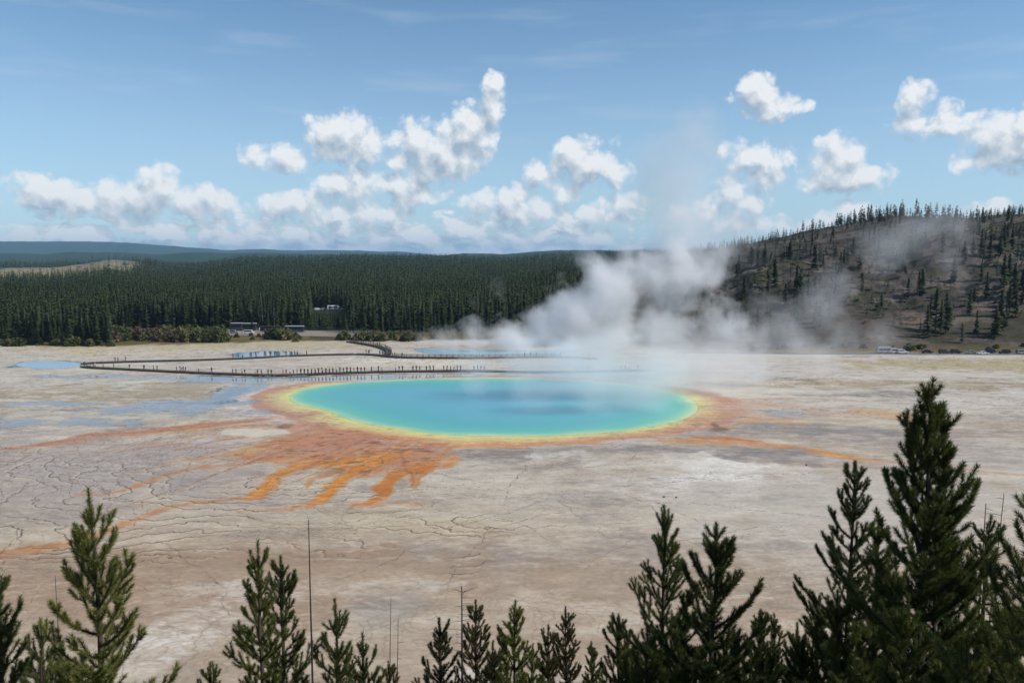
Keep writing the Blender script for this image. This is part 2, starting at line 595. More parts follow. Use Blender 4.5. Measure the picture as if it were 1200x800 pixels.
finger([(490, 546), (466, 558), (448, 570), (442, 582), (430, 590), (412, 592)], [2.6, 1.7, 1.5, 1.2, 1.2, 0.8], ORANGE, 0.95)
finger([(412, 592), (440, 592), (470, 591), (490, 588)], [1.2, 1.3, 1.1, .6], rgb(196, 138, 96), 0.75, edge=0.9)
finger([(496, 550), (489, 560), (486, 572)], [1.8, 1.1, .6], rgb(190, 124, 70), 0.9)
finger([(400, 552), (370, 560), (362, 572)], [1.2, .8, .4], rgb(190, 124, 70), 0.6)
finger([(350, 534), (300, 540), (260, 545), (220, 551), (190, 558), (168, 567), (152, 574), (120, 579)], [2.2, 1.8, 1.5, 1.3, 1.3, 1.1, .8, .5], rgb(190, 130, 90), 0.85, edge=0.7, brk=0.2)
finger([(330, 516), (290, 527), (240, 536), (190, 540)], [2.0, 2.0, 1.2, .6], rgb(190, 138, 100), 0.6, edge=0.8, brk=0.3)
finger([(110, 578), (92, 578)], [.9, .9], rgb(190, 130, 90), 0.7)
finger([(322, 487), (300, 492), (260, 496), (240, 498), (200, 502), (160, 507), (112, 510), (90, 515), (60, 519), (30, 523), (0, 526)], [1.6, 2.0, 2.4, 3.2, 3.6, 3.6, 4.2, 3.6, 2.6, 1.6, .8], rgb(172, 116, 92), 0.85, edge=0.75, warp=0.8)
finger([(360, 486), (320, 488), (300, 492), (260, 499)], [4.0, 3.0, 2.0, 1.0], rgb(178, 138, 122), 0.7, edge=0.8)
lay(flat, np.clip(reg(350, 505, 60, 14), 0, 1) * 0.5, rgb(184, 144, 124))
finger([(780, 516), (832, 517), (880, 519), (940, 526), (970, 531), (1020, 538), (1060, 541)], [2.2, 3.2, 2.6, 2.2, 2.4, 1.8, .8], rgb(196, 138, 94), 0.9, edge=0.7, warp=0.6, brk=0.25)
finger([(940, 527), (970, 531.5), (1010, 537)], [1.2, 1.8, 1.0], rgb(214, 150, 74), 0.9, edge=0.7, warp=0.5)
finger([(1044, 541), (1140, 550), (1200, 556), (1260, 561)], [.9, .9, .8, .6], rgb(188, 144, 116), 0.7, edge=0.8, warp=0.5)
finger([(815, 512), (850, 514), (890, 517)], [1.6, 2.2, .8], rgb(186, 112, 76), 0.8, edge=0.8, warp=0.5)
finger([(812, 492), (840, 500), (866, 501), (884, 491), (920, 494), (945, 497)], [4, 3, 2.6, 2.6, 1.8, .8], rgb(204, 160, 122), 0.85, edge=0.8, warp=0.6)
finger([(850, 478), (890, 472), (925, 474), (980, 484), (1030, 488)], [4, 3.4, 3, 2.4, 1.2], rgb(198, 168, 150), 0.7, edge=0.9, warp=0.6)
finger([(1010, 482), (1040, 485), (1075, 491)], [4, 6, 2], rgb(204, 162, 120), 0.75, edge=0.9, warp=0.6)
lay(flat, reg(858, 482, 48, 18, 1.4, 1.5) * 0.5, rgb(198, 166, 148))
# many thin braided run-off channels, generated downhill from the rim
lr = random.Random(31)


def flow_line(x0, y0, ang_, n, step, wob_, r0, col, k, pull=-2.6):
    P = [(x0, y0)]
    a = ang_
    for i in range(n):
        a += lr.gauss(0, wob_) + ((ang_ if pull is None else pull) - a) * .06
        P.append((P[-1][0] + step * math.cos(a), P[-1][1] + step * math.sin(a)))
    Pn = np.array(P)
    lo, hi = Pn.min(0) - 5, Pn.max(0) + 5
    sub = np.where((fx > lo[0]) & (fx < hi[0]) & (fy > lo[1]) & (fy < hi[1]))[0]
    if not len(sub): return
    rad = np.interp(np.arange(n + 1), [0, n * .5, n], [r0, r0 * .75, r0 * .2])
    d = seg_dist(P, fx[sub] + wfx[sub] * .9 + wx[sub] * 1.2, fy[sub] + wfy[sub] * 1.4 + wy[sub] * 2.0, rad)
    m = (1 - sstep(d, .3, 1.5)) * k * (.35 + .65 * sstep(n4[sub], .38, .56))
    lay(flat[sub], m, col)


for i in range(95):
    an = lr.uniform(-2.75, -1.75)
    r_ = lr.uniform(.96, 1.35)
    ex, ey = 54 * math.cos(an) * r_, 46 * math.sin(an) * r_
    cc = lr.choice([rgb(192, 126, 74), rgb(182, 118, 84), rgb(200, 140, 78), rgb(178, 132, 108), rgb(150, 110, 84), rgb(206, 176, 130)])
    flow_line(scx + ex, scy + ey, an + lr.uniform(-.25, .2), lr.randint(6, 13), lr.uniform(2.0, 4.2), .16, lr.uniform(.22, .75), cc, lr.uniform(.3, .75), -2.55)
for i in range(26):
    an = lr.uniform(-.55, .25)
    ex, ey = 56 * math.cos(an) * lr.uniform(1, 1.25), 48 * math.sin(an) * lr.uniform(1, 1.25)
    cc = lr.choice([rgb(200, 150, 112), rgb(188, 128, 96), rgb(208, 168, 126), rgb(150, 138, 134), rgb(214, 196, 170)])
    flow_line(scx + ex, scy + ey, -.12 + lr.uniform(-.12, .12), lr.randint(7, 14), lr.uniform(3, 5.5), .07, lr.uniform(.3, .9), cc, lr.uniform(.3, .7), -.15)
for i in range(150):        # fine dark threads across the crazed flats
    x0 = lr.uniform(-120, 25); y0 = lr.uniform(zy(640), zy(520))
    flow_line(x0, y0, math.atan2(y0 - scy, x0 - scx) + lr.uniform(-.4, .4) + lr.choice((0, 1.5, -1.5, 1.5, -1.5, 1.5)), lr.randint(8, 20), lr.uniform(1.4, 2.6), .20, lr.uniform(.07, .13), lr.choice([rgb(92, 80, 72), rgb(104, 90, 80), rgb(120, 104, 92)]), lr.uniform(.5, .9), None)
# small dark breaks in the mats
lay(flat, am * sstep(fbm(fx * 0.5, fy * 0.9 + 60, 3), 0.66, 0.72) * 0.6, rgb(120, 84, 66))
for (a, b, c_, d_) in [(478, 527, 18, 1.6), (440, 518, 8, 2), (500, 529, 24, 1.5), (336, 499, 10, 4), (845, 504, 14, 3), (838, 499, 5, 4)]:
    lay(flat, reg(a, b, c_, d_, 1.0) * 0.7, rgb(120, 92, 84))
lay(flat, reg(300, 506, 45, 5, 0.7, .4) * 0.95, rgb(208, 200, 184))
lay(flat, reg(237, 516, 12, 3.5, 0.7, .4) * 0.8, rgb(190, 190, 196))
lay(flat, (1 - sstep(np.abs(sd - 14 - jit * .6), 1.2, 3.4)) * np.exp(-((np.abs(ang) - math.pi) / .42) ** 2) * .85, rgb(218, 206, 198))
lay(flat, reg(290, 528, 18, 4, 1) * 0.6, rgb(206, 176, 124))

# --- water films: dark wet ground that mirrors the sky
wet = np.zeros(len(fx))


def wetreg(*a, k=1.0, brk=0.5, **kw):
    global wet
    m = reg(*a, **kw) * k * (1 - brk + brk * sstep(n3, 0.36, 0.54))
    wet = np.maximum(wet, m)


wetreg(278, 458, 22, 14, k=1.0, brk=0.15, warp=.8)
wetreg(225, 473, 75, 6, k=.95, brk=0.4)
wetreg(180, 480, 110, 6, k=.8, brk=0.5)
wetreg(80, 494, 120, 6, k=.7, brk=0.6)
wetreg(60, 473, 80, 2.5, k=.8, brk=0.5)
wetreg(300, 483, 30, 4, k=.6)
wetreg(250, 444, 130, 4.5, k=.9, brk=0.2)
wetreg(400, 443, 90, 4.5, k=.9, brk=0.15)
wetreg(130, 441, 100, 3, k=.7, brk=0.4)
wetreg(520, 439, 90, 3.5, k=.7, brk=0.3)
wetreg(920, 485, 20, 5, k=.7)
wetreg(880, 500, 40, 4, k=.5)
wetreg(900, 530, 90, 5, k=.45)
wetreg(980, 505, 80, 5, k=.4)
wetreg(1080, 520, 90, 8, k=.35)
wetreg(55, 427, 44, 5, k=.9, brk=0.1, warp=.6)
wetreg(310, 415, 42, 4, k=1.0, brk=0.0, warp=.5)
wetreg(180, 560, 60, 6, k=.3)
# pale blue pool at the far left keeps its own colour
wet = wet * (1 - sstep(-sd, 0, 1))
lay(flat, wet * 0.8, rgb(122, 122, 124))
pool = reg(55, 427, 42, 5, 0.6, .6)
lay(flat, pool * 0.9, rgb(150, 178, 184))
pool = reg(310, 415, 40, 4, 0.5, .5)
lay(flat, pool * 0.9, rgb(96, 120, 138))
# rim stones of the little cascade
lay(flat, reg(263, 470, 14, 3, 1.2) * sstep(n4, .4, .55) * .9, rgb(64, 62, 66))
lay(flat, reg(258, 456, 6, 5, 1.2) * sstep(n4, .4, .55) * .7, rgb(80, 78, 80))

# --- contour like rills: level lines of a height noise, constant width in metres
hx, hy = Xg, Yg


def rills(scale, sy, levels, width, seed, ox=0.0, cone=.55):
    jx = (fbm(Xg * .55 + seed, Yg * .55, 3) - .5) * 2.6; jy = (fbm(Xg * .55 + 31, Yg * .55 + seed, 3) - .5) * 2.6
    g = fbm((Xg + jx) * scale + seed, (Yg + jy) * scale * sy + seed * 2 + ox, 3, 0.42)
    rr_ = np.hypot(Xg + jx - at(640, 470)[0], (Yg + jy - at(640, 470)[1]) * 1.15)
    g = g * (1 - cone) + cone * rr_ / 90.0
    gy, gx = np.gradient(g)
    dX = np.gradient(Xg, axis=1) + 1e-6
    dY = np.gradient(Yg, axis=0) + 1e-6
    gr = np.hypot(gx / dX, gy / dY) + 1e-6
    f = g * levels
    fr = np.abs(f - np.round(f)) / levels / gr
    side = (f - np.round(f)) / levels / gr
    return (1 - sstep(fr, width * 0.5, width * 1.6)).ravel(), np.clip(side, -3, 3).ravel()


r1m, r1s = rills(0.018, 1.9, 34, 0.11, 4.0)
r2m, r2s = rills(0.05, 1.5, 52, 0.07, 9.0)
r3m, _ = rills(0.12, 0.9, 9, 0.10, 13.0, cone=0.0)
leftz = np.maximum.reduce([reg(150, 605, 400, 62), reg(500, 615, 190, 32), reg(90, 540, 200, 44)])
brkn = sstep(fbm(fx * 0.05 + 8, fy * 0.12, 4), 0.40, 0.60)
lay(flat, r1m[flat] * leftz * (0.30 + 0.70 * brkn) * 0.85, rgb(84, 72, 64))
lay(flat, r2m[flat] * np.maximum(leftz * 0.55, 0.22 * sstep(-fy, -zy(520), -zy(570))) * sstep(1 - brkn, 0.2, 0.8) * 0.75, rgb(112, 100, 92))
lay(flat, r3m[flat] * reg(80, 545, 130, 26) * 0.55, rgb(122, 112, 108))
lay(flat, sstep(r1s[flat], 0.1, 0.4) * (1 - sstep(r1s[flat], 0.5, 1.1)) * leftz * 0.35 * brkn, rgb(222, 208, 182))
# fine drying cracks and ripple streaks in the nearest part
lay(flat, r3m[flat] * sstep(-fy, -zy(640), -zy(700)) * 0.30, rgb(130, 116, 104))
rip = fbm(fx * 0.45, fy * 1.1 + 4, 4, 0.65)
ripz = 0.25 + 0.75 * sstep(n2, .42, .6)
lay(flat, sstep(rip, 0.56, 0.70) * 0.26 * ripz, rgb(132, 118, 106))
lay(flat, sstep(1 - rip, 0.58, 0.70) * 0.26 * ripz, rgb(226, 216, 202))
# far rills: dark seams
seam = fbm(fx * 0.05 + 50, fy * 0.32, 4, 0.55)
lay(flat, (1 - sstep(np.abs(seam - 0.5), 0.004, 0.02)) * sstep(fy, zy(530), zy(490)) * .55 * sstep(n2, .35, .55), rgb(116, 108, 98))
# grassy verge and forest floor beyond the sinter
edge_y = np.interp(fx / fy, [-0.9, -0.5, -0.40, -0.3, -0.2, 0.0, 0.15, 0.22, 0.62, 0.9], [371, 372, 379, 392, 396, 402, 372, 352, 338, 336])
vg = sstep(fy + wx * 14, edge_y - 6, edge_y + 8)
lay(flat, vg, rgb(112, 98, 66))
lay(flat, vg * sstep(n2, .45, .6), rgb(94, 90, 52))
FOREST_FLOOR = rgb(52, 56, 40)
lay(flat, sstep(fy, edge_y + 30, edge_y + 70) * (1 - sstep(fx, 20, 90)), FOREST_FLOOR)
WET[flat] = wet * (1 - vg)
# overlook slope, hill and everything beyond
o = np.where((Y <= 66))[0]
C[o] = rgb(92, 82, 64)
o2 = np.where(Y < 74)[0]
mm = (1 - sstep(Y[o2], 60, 70))[:, None].astype(np.float32)
C[o2] = C[o2] * (1 - mm) + (rgb(110, 96, 74) * (0.7 + 0.5 * fbm(X[o2] * .5, Y[o2] * .5, 3))[:, None]) * mm
f2 = np.where((C.sum(1) < 1e-6) | (Y >= 480))[0]
C[f2] = FOREST_FLOOR
far = np.where(Y > 345)[0]
ax, ay = X[far], Y[far]
crh = np.interp(ax, CREST_X, CREST_H)
hm = sstep(crh, 8, 26) * sstep(ay, 346, 366) * (1 - sstep(ay, 800, 1200))
hn = fbm(ax * 0.03, ay * 0.05, 5, 0.6)
hcol = rgb(84, 76, 69)[None, :] * (1 - sstep(hn, .42, .6))[:, None] + rgb(108, 96, 86)[None, :] * sstep(hn, .42, .6)[:, None]
hk = sstep(fbm(ax * 0.06 + 9, ay * 0.09, 4), .5, .62)[:, None]
hcol = hcol * (1 - hk * 0.7) + rgb(62, 62, 44)[None, :] * hk * 0.7
hk2 = (sstep(fbm(ax * 0.35, ay * 0.35, 3), .54, .66) * .6)[:, None]
hcol = hcol * (1 - hk2) + rgb(52, 48, 40)[None, :] * hk2
C[far] = C[far] * (1 - hm[:, None]) + hcol * hm[:, None]
# forested distance with meadow and scree clearings on the left
fa = np.where(Y > 900)[0]
bx, by = X[fa] / Y[fa], Y[fa]
fn = fbm(bx * 90, by / 120, 4, .6)
fcol = rgb(34, 50, 36)[None, :] * (1 - fn)[:, None] * 1.2 + rgb(58, 74, 50)[None, :] * fn[:, None]
k = sstep(by, 900, 1300)[:, None]
C[fa] = C[fa] * (1 - k) + fcol * k
FOREST[fa] = k[:, 0]


def clearing(px, py, rx, ry, Yc, sY, col, kk):
    tx, ty, tz = at_depth(px, py, Yc)
    d = np.hypot((bx - tx / Yc) / (rx / F_PX) + (fn - .5) * 1.6, (by - Yc) / sY + (fbm(bx * 60, by / 90, 3) - .5) * 1.4)
    m = ((1 - sstep(d, .6, 1.1)) * kk)[:, None].astype(np.float32)
    C[fa] = C[fa] * (1 - m) + col * m
    FOREST[fa] *= (1 - m[:, 0])


clearing(60, 316, 150, 5, 1800, 700, rgb(150, 136, 100), .95)
clearing(133, 311, 46, 6, 2200, 420, rgb(126, 114, 104), .95)
C = np.where(C <= 0.04045, C / 12.92, ((C + 0.055) / 1.055) ** 2.4)
wk = (1 - sstep(np.abs(X) * 0 + np.maximum(Y, 0), 400, 440))[:, None]
C = C * 0.92 * (1 + wk * (np.array([1.03, .985, .915]) - 1))

iv = np.arange(NR * NC, dtype=np.int32).reshape(NR, NC)
quads = np.stack([iv[:-1, :-1], iv[:-1, 1:], iv[1:, 1:], iv[1:, :-1]], -1).reshape(-1, 4)
Zw = Z.copy()
# the spring is a basin under its water sheet
inb = np.where((Y > 150) & (Y < 300) & (np.abs(X) < 90))[0]
s_in = np.full(len(X), 5.0); s_in[flat] = sd
Zw = Zw - np.where(s_in < 0, np.clip((-s_in - 1.5) * 0.25, 0, 3.5), 0) * 1.0
gme = mesh_np('ground', np.stack([X, Y, Zw], 1), quads, smooth=True)
ca = gme.attributes.new('tint', 'FLOAT_COLOR', 'POINT')
ca.data.foreach_set('color', np.concatenate([C, np.ones((len(C), 1))], 1).astype(np.float32).ravel())
wa = gme.attributes.new('wet', 'FLOAT', 'POINT')
wa.data.foreach_set('value', WET.astype(np.float32))
fa_ = gme.attributes.new('wooded', 'FLOAT', 'POINT')
fa_.data.foreach_set('value', FOREST.astype(np.float32))

gm, t, b = new_mat('sinter_and_soil')
a1 = t.n('ShaderNodeAttribute', attribute_name='tint'); a2 = t.n('ShaderNodeAttribute', attribute_name='wet'); a3 = t.n('ShaderNodeAttribute', attribute_name='wooded')
geo = t.n('ShaderNodeNewGeometry')
P = geo.outputs['Position']
mp = t.v('MULTIPLY', P, (1.0, 1.6, 1.0))
na = t.noise(mp, 1.1, 5.0, 0.65)
nb = t.noise(mp, 0.25, 5.0, 0.6)
nf = t.noise(P, 0.05, 6.0, 0.7)
v1 = t.ramp(na, [(0.25, 0.80), (0.5, 1.0), (0.75, 1.16)])
v2 = t.ramp(nb, [(0.3, 0.90), (0.7, 1.08)])
c = t.mix(1.0, a1.outputs['Color'], v1, 'MULTIPLY')
c = t.mix(1.0, c, v2, 'MULTIPLY')
v3 = t.ramp(nf, [(0.3, 0.6), (0.7, 1.4)])
c = t.mix(a3.outputs['Fac'], c, t.mix(1.0, c, v3, 'MULTIPLY'))
t.L.new(c, b.inputs['Base Color'])
wetr = t.smooth(t.m('ADD', a2.outputs['Fac'], t.m('MULTIPLY_ADD', nb, 0.5, -0.25)), 0.25, 0.6)
t.L.new(t.m('MULTIPLY_ADD', wetr, -0.78, 0.86), b.inputs['Roughness'])
t.L.new(t.m('MULTIPLY_ADD', wetr, 0.26, 0.12), b.inputs['Specular IOR Level'])
bp = t.n('ShaderNodeBump')
bp.inputs['Distance'].default_value = 0.08
t.L.new(t.m('MULTIPLY_ADD', wetr, -0.42, 0.45), bp.inputs['Strength'])
t.L.new(na, bp.inputs['Height'])
t.L.new(bp.outputs[0], b.inputs['Normal'])
tag(link('ground', gme, [gm]), kind='structure')

# ------------------------------------------------------------------ spring water sheet


def water_sheet(name, poly, z, mat, rings=60):
    P = np.array(poly)
    c = P.mean(0)
    s = np.linspace(0, 1, rings + 1)[1:]
    V = [[c[0], c[1], z]]
    for q in s:
        V += [[c[0] + (p[0] - c[0]) * q, c[1] + (p[1] - c[1]) * q, z] for p in P]
    n = len(P)
    F4 = []
    for r in range(rings - 1):
        a, b_ = 1 + r * n, 1 + (r + 1) * n
        for i in range(n):
            j = (i + 1) % n
            F4.append((a + i, b_ + i, b_ + j, a + j))
    me = bpy.data.meshes.new(name)
    me.from_pydata(V, [], [(0, 1 + i, 1 + (i + 1) % n) for i in range(n)] + F4)
    me.update()
    VV = np.array(V)
    d = seg_dist(P, VV[:, 0], VV[:, 1], closed=True)
    at_ = me.attributes.new('depth', 'FLOAT', 'POINT')
    at_.data.foreach_set('value', d.astype(np.float32))
    for p in me.polygons: p.use_smooth = True
    return tag(link(name, me, [mat]), kind='structure')


wm, t, b = new_mat('hot_spring_water')
ad_ = t.n('ShaderNodeAttribute', attribute_name='depth')
geo = t.n('ShaderNodeNewGeometry')
nz = t.noise(geo.outputs['Position'], 0.07, 4.0, 0.6)
nz2 = t.noise(t.v('MULTIPLY', geo.outputs['Position'], (0.25, 1.0, 1.0)), 0.5, 3.0, 0.6)
dd = t.m('ADD', t.m('MULTIPLY', ad_.outputs['Fac'], 0.025), t.m('MULTIPLY_ADD', nz, 0.16, -0.08))
dd = t.m('ADD', dd, t.m('MULTIPLY_ADD', nz2, 0.06, -0.03))
wc = t.ramp(dd, [(0.0, srgb(196, 208, 152)), (0.035, srgb(146, 200, 160)), (0.10, srgb(98, 184, 164)), (0.28, srgb(82, 170, 170)), (0.55, srgb(88, 168, 178)), (1.0, srgb(96, 164, 184))])
t.L.new(wc, b.inputs['Base Color'])
b.inputs['Roughness'].default_value = 0.28
b.inputs['Specular IOR Level'].default_value = 0.16
bp = t.n('ShaderNodeBump')
bp.inputs['Strength'].default_value = 0.25; bp.inputs['Distance'].default_value = 0.05
t.L.new(t.noise(geo.outputs['Position'], 2.5, 3.0), bp.inputs['Height'])
t.L.new(bp.outputs[0], b.inputs['Normal'])
water_sheet('hot_spring_water', SHORE, GZ + 0.02, wm)
# crater pool behind, source of the steam
pm, t, b = new_mat('crater_pool_water')
b.inputs['Base Color'].default_value = (*srgb(142, 180, 196), 1)
b.inputs['Roughness'].default_value = 0.2
CRATER = smooth_poly(w([(482, 411), (490, 404), (530, 401), (600, 401), (690, 402), (700, 409), (660, 414.5), (560, 415.5), (505, 415)]), 2)
water_sheet('crater_pool_water', CRATER, GZ + 0.03, pm, 4)
POOL_L = smooth_poly(w([(14, 428), (30, 423.5), (60, 422.5), (92, 424.5), (97, 428), (80, 431.5), (40, 432)]), 2)
POOL_U = smooth_poly(w([(268, 418), (285, 413), (315, 411), (345, 412), (352, 415), (342, 418.5), (300, 419)]), 2)
pm2, t, b = new_mat('shallow_pool_water')
b.inputs['Base Color'].default_value = (*srgb(170, 194, 202), 1)
b.inputs['Roughness'].default_value = 0.3
pm3, t, b = new_mat('blue_pool_water')
b.inputs['Base Color'].default_value = (*srgb(76, 104, 128), 1)
b.inputs['Roughness'].default_value = 0.05
water_sheet('pool_water', POOL_L, GZ + 0.03, pm2, 4)
water_sheet('pool_water', POOL_U, GZ + 0.03, pm3, 4)

# ------------------------------------------------------------------ materials for things
M_WOOD = plain('weathered_plank', (0.095, 0.082, 0.070), 0.85, 0.3, 2.0)
M_WOOD_PALE = plain('pale_rail_timber', (0.20, 0.15, 0.11), 0.8, 0.25, 2.0)
M_BARK = plain('pine_bark', (0.070, 0.052, 0.040), 0.9, 0.35, 14.0)
M_DEADWOOD = plain('grey_dead_wood', (0.16, 0.145, 0.135), 0.85, 0.3, 10.0)
M_CHARRED = plain('charred_wood', (0.035, 0.032, 0.032), 0.9, 0.3, 10.0)
M_ROCK = plain('dark_rock', (0.06, 0.055, 0.05), 0.9, 0.3, 4.0)
M_ASPHALT = plain('asphalt', (0.17, 0.155, 0.14), 0.9, 0.2, 0.6)
M_GRAVEL = plain('parking_gravel', (0.26, 0.22, 0.18), 0.95, 0.2, 0.7)
M_GLASS = plain('dark_window_glass', (0.02, 0.024, 0.03), 0.08, 0.05, 1.0, spec=0.6)
M_TYRE = plain('tyre_rubber', (0.015, 0.015, 0.016), 0.85)
M_RIM = plain('wheel_metal', (0.45, 0.45, 0.46), 0.35, metal=0.8)
M_CHROME = plain('lamp_lens', (0.7, 0.7, 0.68), 0.2)
M_RED_LENS = plain('red_lamp_lens', (0.35, 0.02, 0.02), 0.2)
PAINT = {
    'white': plain('white_paint', (0.78, 0.78, 0.77), 0.3, 0.04),
    'black': plain('black_paint', (0.018, 0.018, 0.02), 0.25, 0.1),
    'silver': plain('silver_paint', (0.42, 0.43, 0.44), 0.28, 0.05, metal=0.4),
    'dark grey': plain('dark_grey_paint', (0.06, 0.062, 0.066), 0.28, 0.06),
    'dark red': plain('dark_red_paint', (0.16, 0.02, 0.02), 0.28, 0.06),
    'navy': plain('navy_paint', (0.02, 0.03, 0.08), 0.28, 0.06),
    'tan': plain('tan_paint', (0.34, 0.27, 0.18), 0.32, 0.06),
}
M_NEEDLE = foliage_mat('pine_needles', (0.040, 0.060, 0.013, 1), (0.155, 0.180, 0.042, 1), 0.30, patch=1.6)
M_NEEDLE_LIGHT = foliage_mat('fresh_pine_needles', (0.070, 0.095, 0.020, 1), (0.255, 0.265, 0.065, 1), 0.34)
M_NEEDLE_DARK = foliage_mat('dark_spruce_needles', (0.032, 0.048, 0.012, 1), (0.150, 0.170, 0.042, 1), 0.28)
M_NEEDLE_BROWN = foliage_mat('bronzed_pine_needles', (0.046, 0.052, 0.016, 1), (0.155, 0.140, 0.055, 1), 0.24)
M_FAR_NEEDLE = foliage_mat('far_pine_foliage', (0.014, 0.024, 0.008, 1), (0.066, 0.086, 0.026, 1), 0.14, 0.7, .06)
M_SCRUB = foliage_mat('brown_green_scrub', (0.055, 0.058, 0.020, 1), (0.165, 0.150, 0.058, 1), 0.15, 0.7)
M_SCRUB_RED = foliage_mat('russet_willow_leaves', (0.062, 0.044, 0.022, 1), (0.130, 0.092, 0.050, 1), 0.15, 0.7)
M_SCRUB_GREEN = foliage_mat('green_shrub_leaves', (0.036, 0.052, 0.014, 1), (0.115, 0.135, 0.040, 1), 0.15, 0.7)

# ------------------------------------------------------------------ roads
def ribbon(name, pts, width, z, mat, kind='structure', follow=False):
    P = np.array(pts, dtype=float)
    seg = [np.linspace(P[i], P[i + 1], 12, endpoint=False) for i in range(len(P) - 1)] + [P[-1:]]
    P = np.concatenate(seg)
    tg = np.gradient(P, axis=0); tg /= np.linalg.norm(tg, axis=1)[:, None]
    nrm = np.stack([-tg[:, 1], tg[:, 0]], 1)
    L_, R_ = P + nrm * width / 2, P - nrm * width / 2
    V = []
    for a, b_ in zip(L_, R_):
        V += [(a[0], a[1], z), (b_[0], b_[1], z)]
    n = len(P)
    Fq = [(2 * i, 2 * i + 1, 2 * i + 3, 2 * i + 2) for i in range(n - 1)]
    me = bpy.data.meshes.new(name); me.from_pydata(V, [], Fq); me.update()
    return tag(link(name, me, [mat]), kind=kind)


ribbon('road', [(70, 346.5), (120, 342.5), (200, 340.5), (300, 339), (430, 338)], 8.0, GZ + 0.02, M_ASPHALT)
px0 = at(250, 389); px1 = at(420, 394)
ribbon('parking_ground', [(px0[0] - 10, 444), (px1[0], 430)], 30, GZ + 0.02, M_GRAVEL)

# ------------------------------------------------------------------ boardwalks


def resample(P, step):
    P = np.array(P, dtype=float)
    d = np.concatenate([[0], np.cumsum(np.linalg.norm(np.diff(P, axis=0), axis=1))])
    n = max(2, int(round(d[-1] / step)) + 1)
    s = np.linspace(0, d[-1], n)
    return np.stack([np.interp(s, d, P[:, 0]), np.interp(s, d, P[:, 1])], 1)


def chaikin(P, n=2):
    P = np.array(P, dtype=float)
    for _ in range(n):
        Q = np.stack([P[:-1] * .75 + P[1:] * .25, P[:-1] * .25 + P[1:] * .75], 1).reshape(-1, 2)
        P = np.concatenate([P[:1], Q, P[-1:]])
    return P


DECK_Z = GZ + 0.45


def strip(mb, P, off, wid, z0, z1):
    """a continuous plank strip beside a centre line"""
    tg = np.gradient(P, axis=0); tg /= np.linalg.norm(tg, axis=1)[:, None] + 1e-9
    nr = np.stack([-tg[:, 1], tg[:, 0]], 1)
    a, b_ = P + nr * (off - wid / 2), P + nr * (off + wid / 2)
    bm = mb.bm
    rings = [[bm.verts.new((p[0], p[1], z0)), bm.verts.new((q[0], q[1], z0)), bm.verts.new((q[0], q[1], z1)), bm.verts.new((p[0], p[1], z1))] for p, q in zip(a, b_)]
    for r0, r1 in zip(rings[:-1], rings[1:]):
        for k in range(4):
            bm.faces.new((r0[k], r0[(k + 1) % 4], r1[(k + 1) % 4], r1[k]))
    bm.faces.new(rings[0][::-1]); bm.faces.new(rings[-1])


def boardwalk(pts_px, label, width=2.4, railing=None):
    P = resample(chaikin(w(pts_px)), 1.2)
    root = tag(empty('boardwalk', (P[0][0], P[0][1], GZ)), label, 'boardwalk', 'boardwalks over the spring basin')
    off = Vector((-P[0][0], -P[0][1], -GZ))
    mb = MB(); strip(mb, P, 0, width, DECK_Z - 0.09, DECK_Z)
    mb.build('deck', M_WOOD, root, loc=off)
    for s in (-1, 1):
        mb = MB(); strip(mb, P, s * (width / 2 - 0.08), 0.12, DECK_Z + 0.05, DECK_Z + 0.17)
        mb.build('edge_rail', M_WOOD, root, loc=off)
        mb = MB(); strip(mb, P, s * (width / 2 - 0.3), 0.14, DECK_Z - 0.22, DECK_Z - 0.092)
        mb.build('beam', M_WOOD, root, loc=off)
    Q = resample(P, 3.2)
    tg = np.gradient(Q, axis=0)
    mb = MB()
    mb.box((0, -0.9, -0.27), (0.2, 0.2, 0.66)).box((0, 0.9, -0.27), (0.2, 0.2, 0.66)).box((0, 0, -0.30), (0.16, 1.58, 0.12))
    tm = mb.mesh('trestle'); tm.materials.append(M_WOOD)
    for q, tt in list(zip(Q, tg))[:95]:
        o = bpy.data.objects.new('trestle', tm); o.parent = root
        o.location = Vector((q[0], q[1], DECK_Z - 0.06)) + off
        o.rotation_euler = (0, 0, math.atan2(tt[1], tt[0]))
        COL.objects.link(o)
    if railing:
        lo, hi = railing
        k0, k1_ = int(lo * len(P)), int(hi * len(P))
        S = P[k0:k1_]
        for s in (-1, 1):
            mb = MB()
            strip(mb, S, s * (width / 2 - 0.02), 0.10, DECK_Z + 1.0, DECK_Z + 1.1)
            strip(mb, S, s * (width / 2 - 0.02), 0.06, DECK_Z + 0.5, DECK_Z + 0.6)
            rl = mb.build('railing', M_WOOD, root, loc=off)
            pm_ = MB().box((0, 0, 0.6), (0.14, 0.14, 1.2)).mesh('post'); pm_.materials.append(M_WOOD)
            SQ = resample(S, 2.4); tq = np.gradient(SQ, axis=0)
            for q, tt in list(zip(SQ, tq))[:48]:
                nn = np.array([-tt[1], tt[0]]) / np.linalg.norm(tt)
                o = bpy.data.objects.new('post', pm_); o.parent = rl
                o.location = (q[0] + nn[0] * s * (width / 2 - 0.02), q[1] + nn[1] * s * (width / 2 - 0.02), DECK_Z)
                o.rotation_euler = (0, 0, math.atan2(tt[1], tt[0]))
                COL.objects.link(o)
    return P


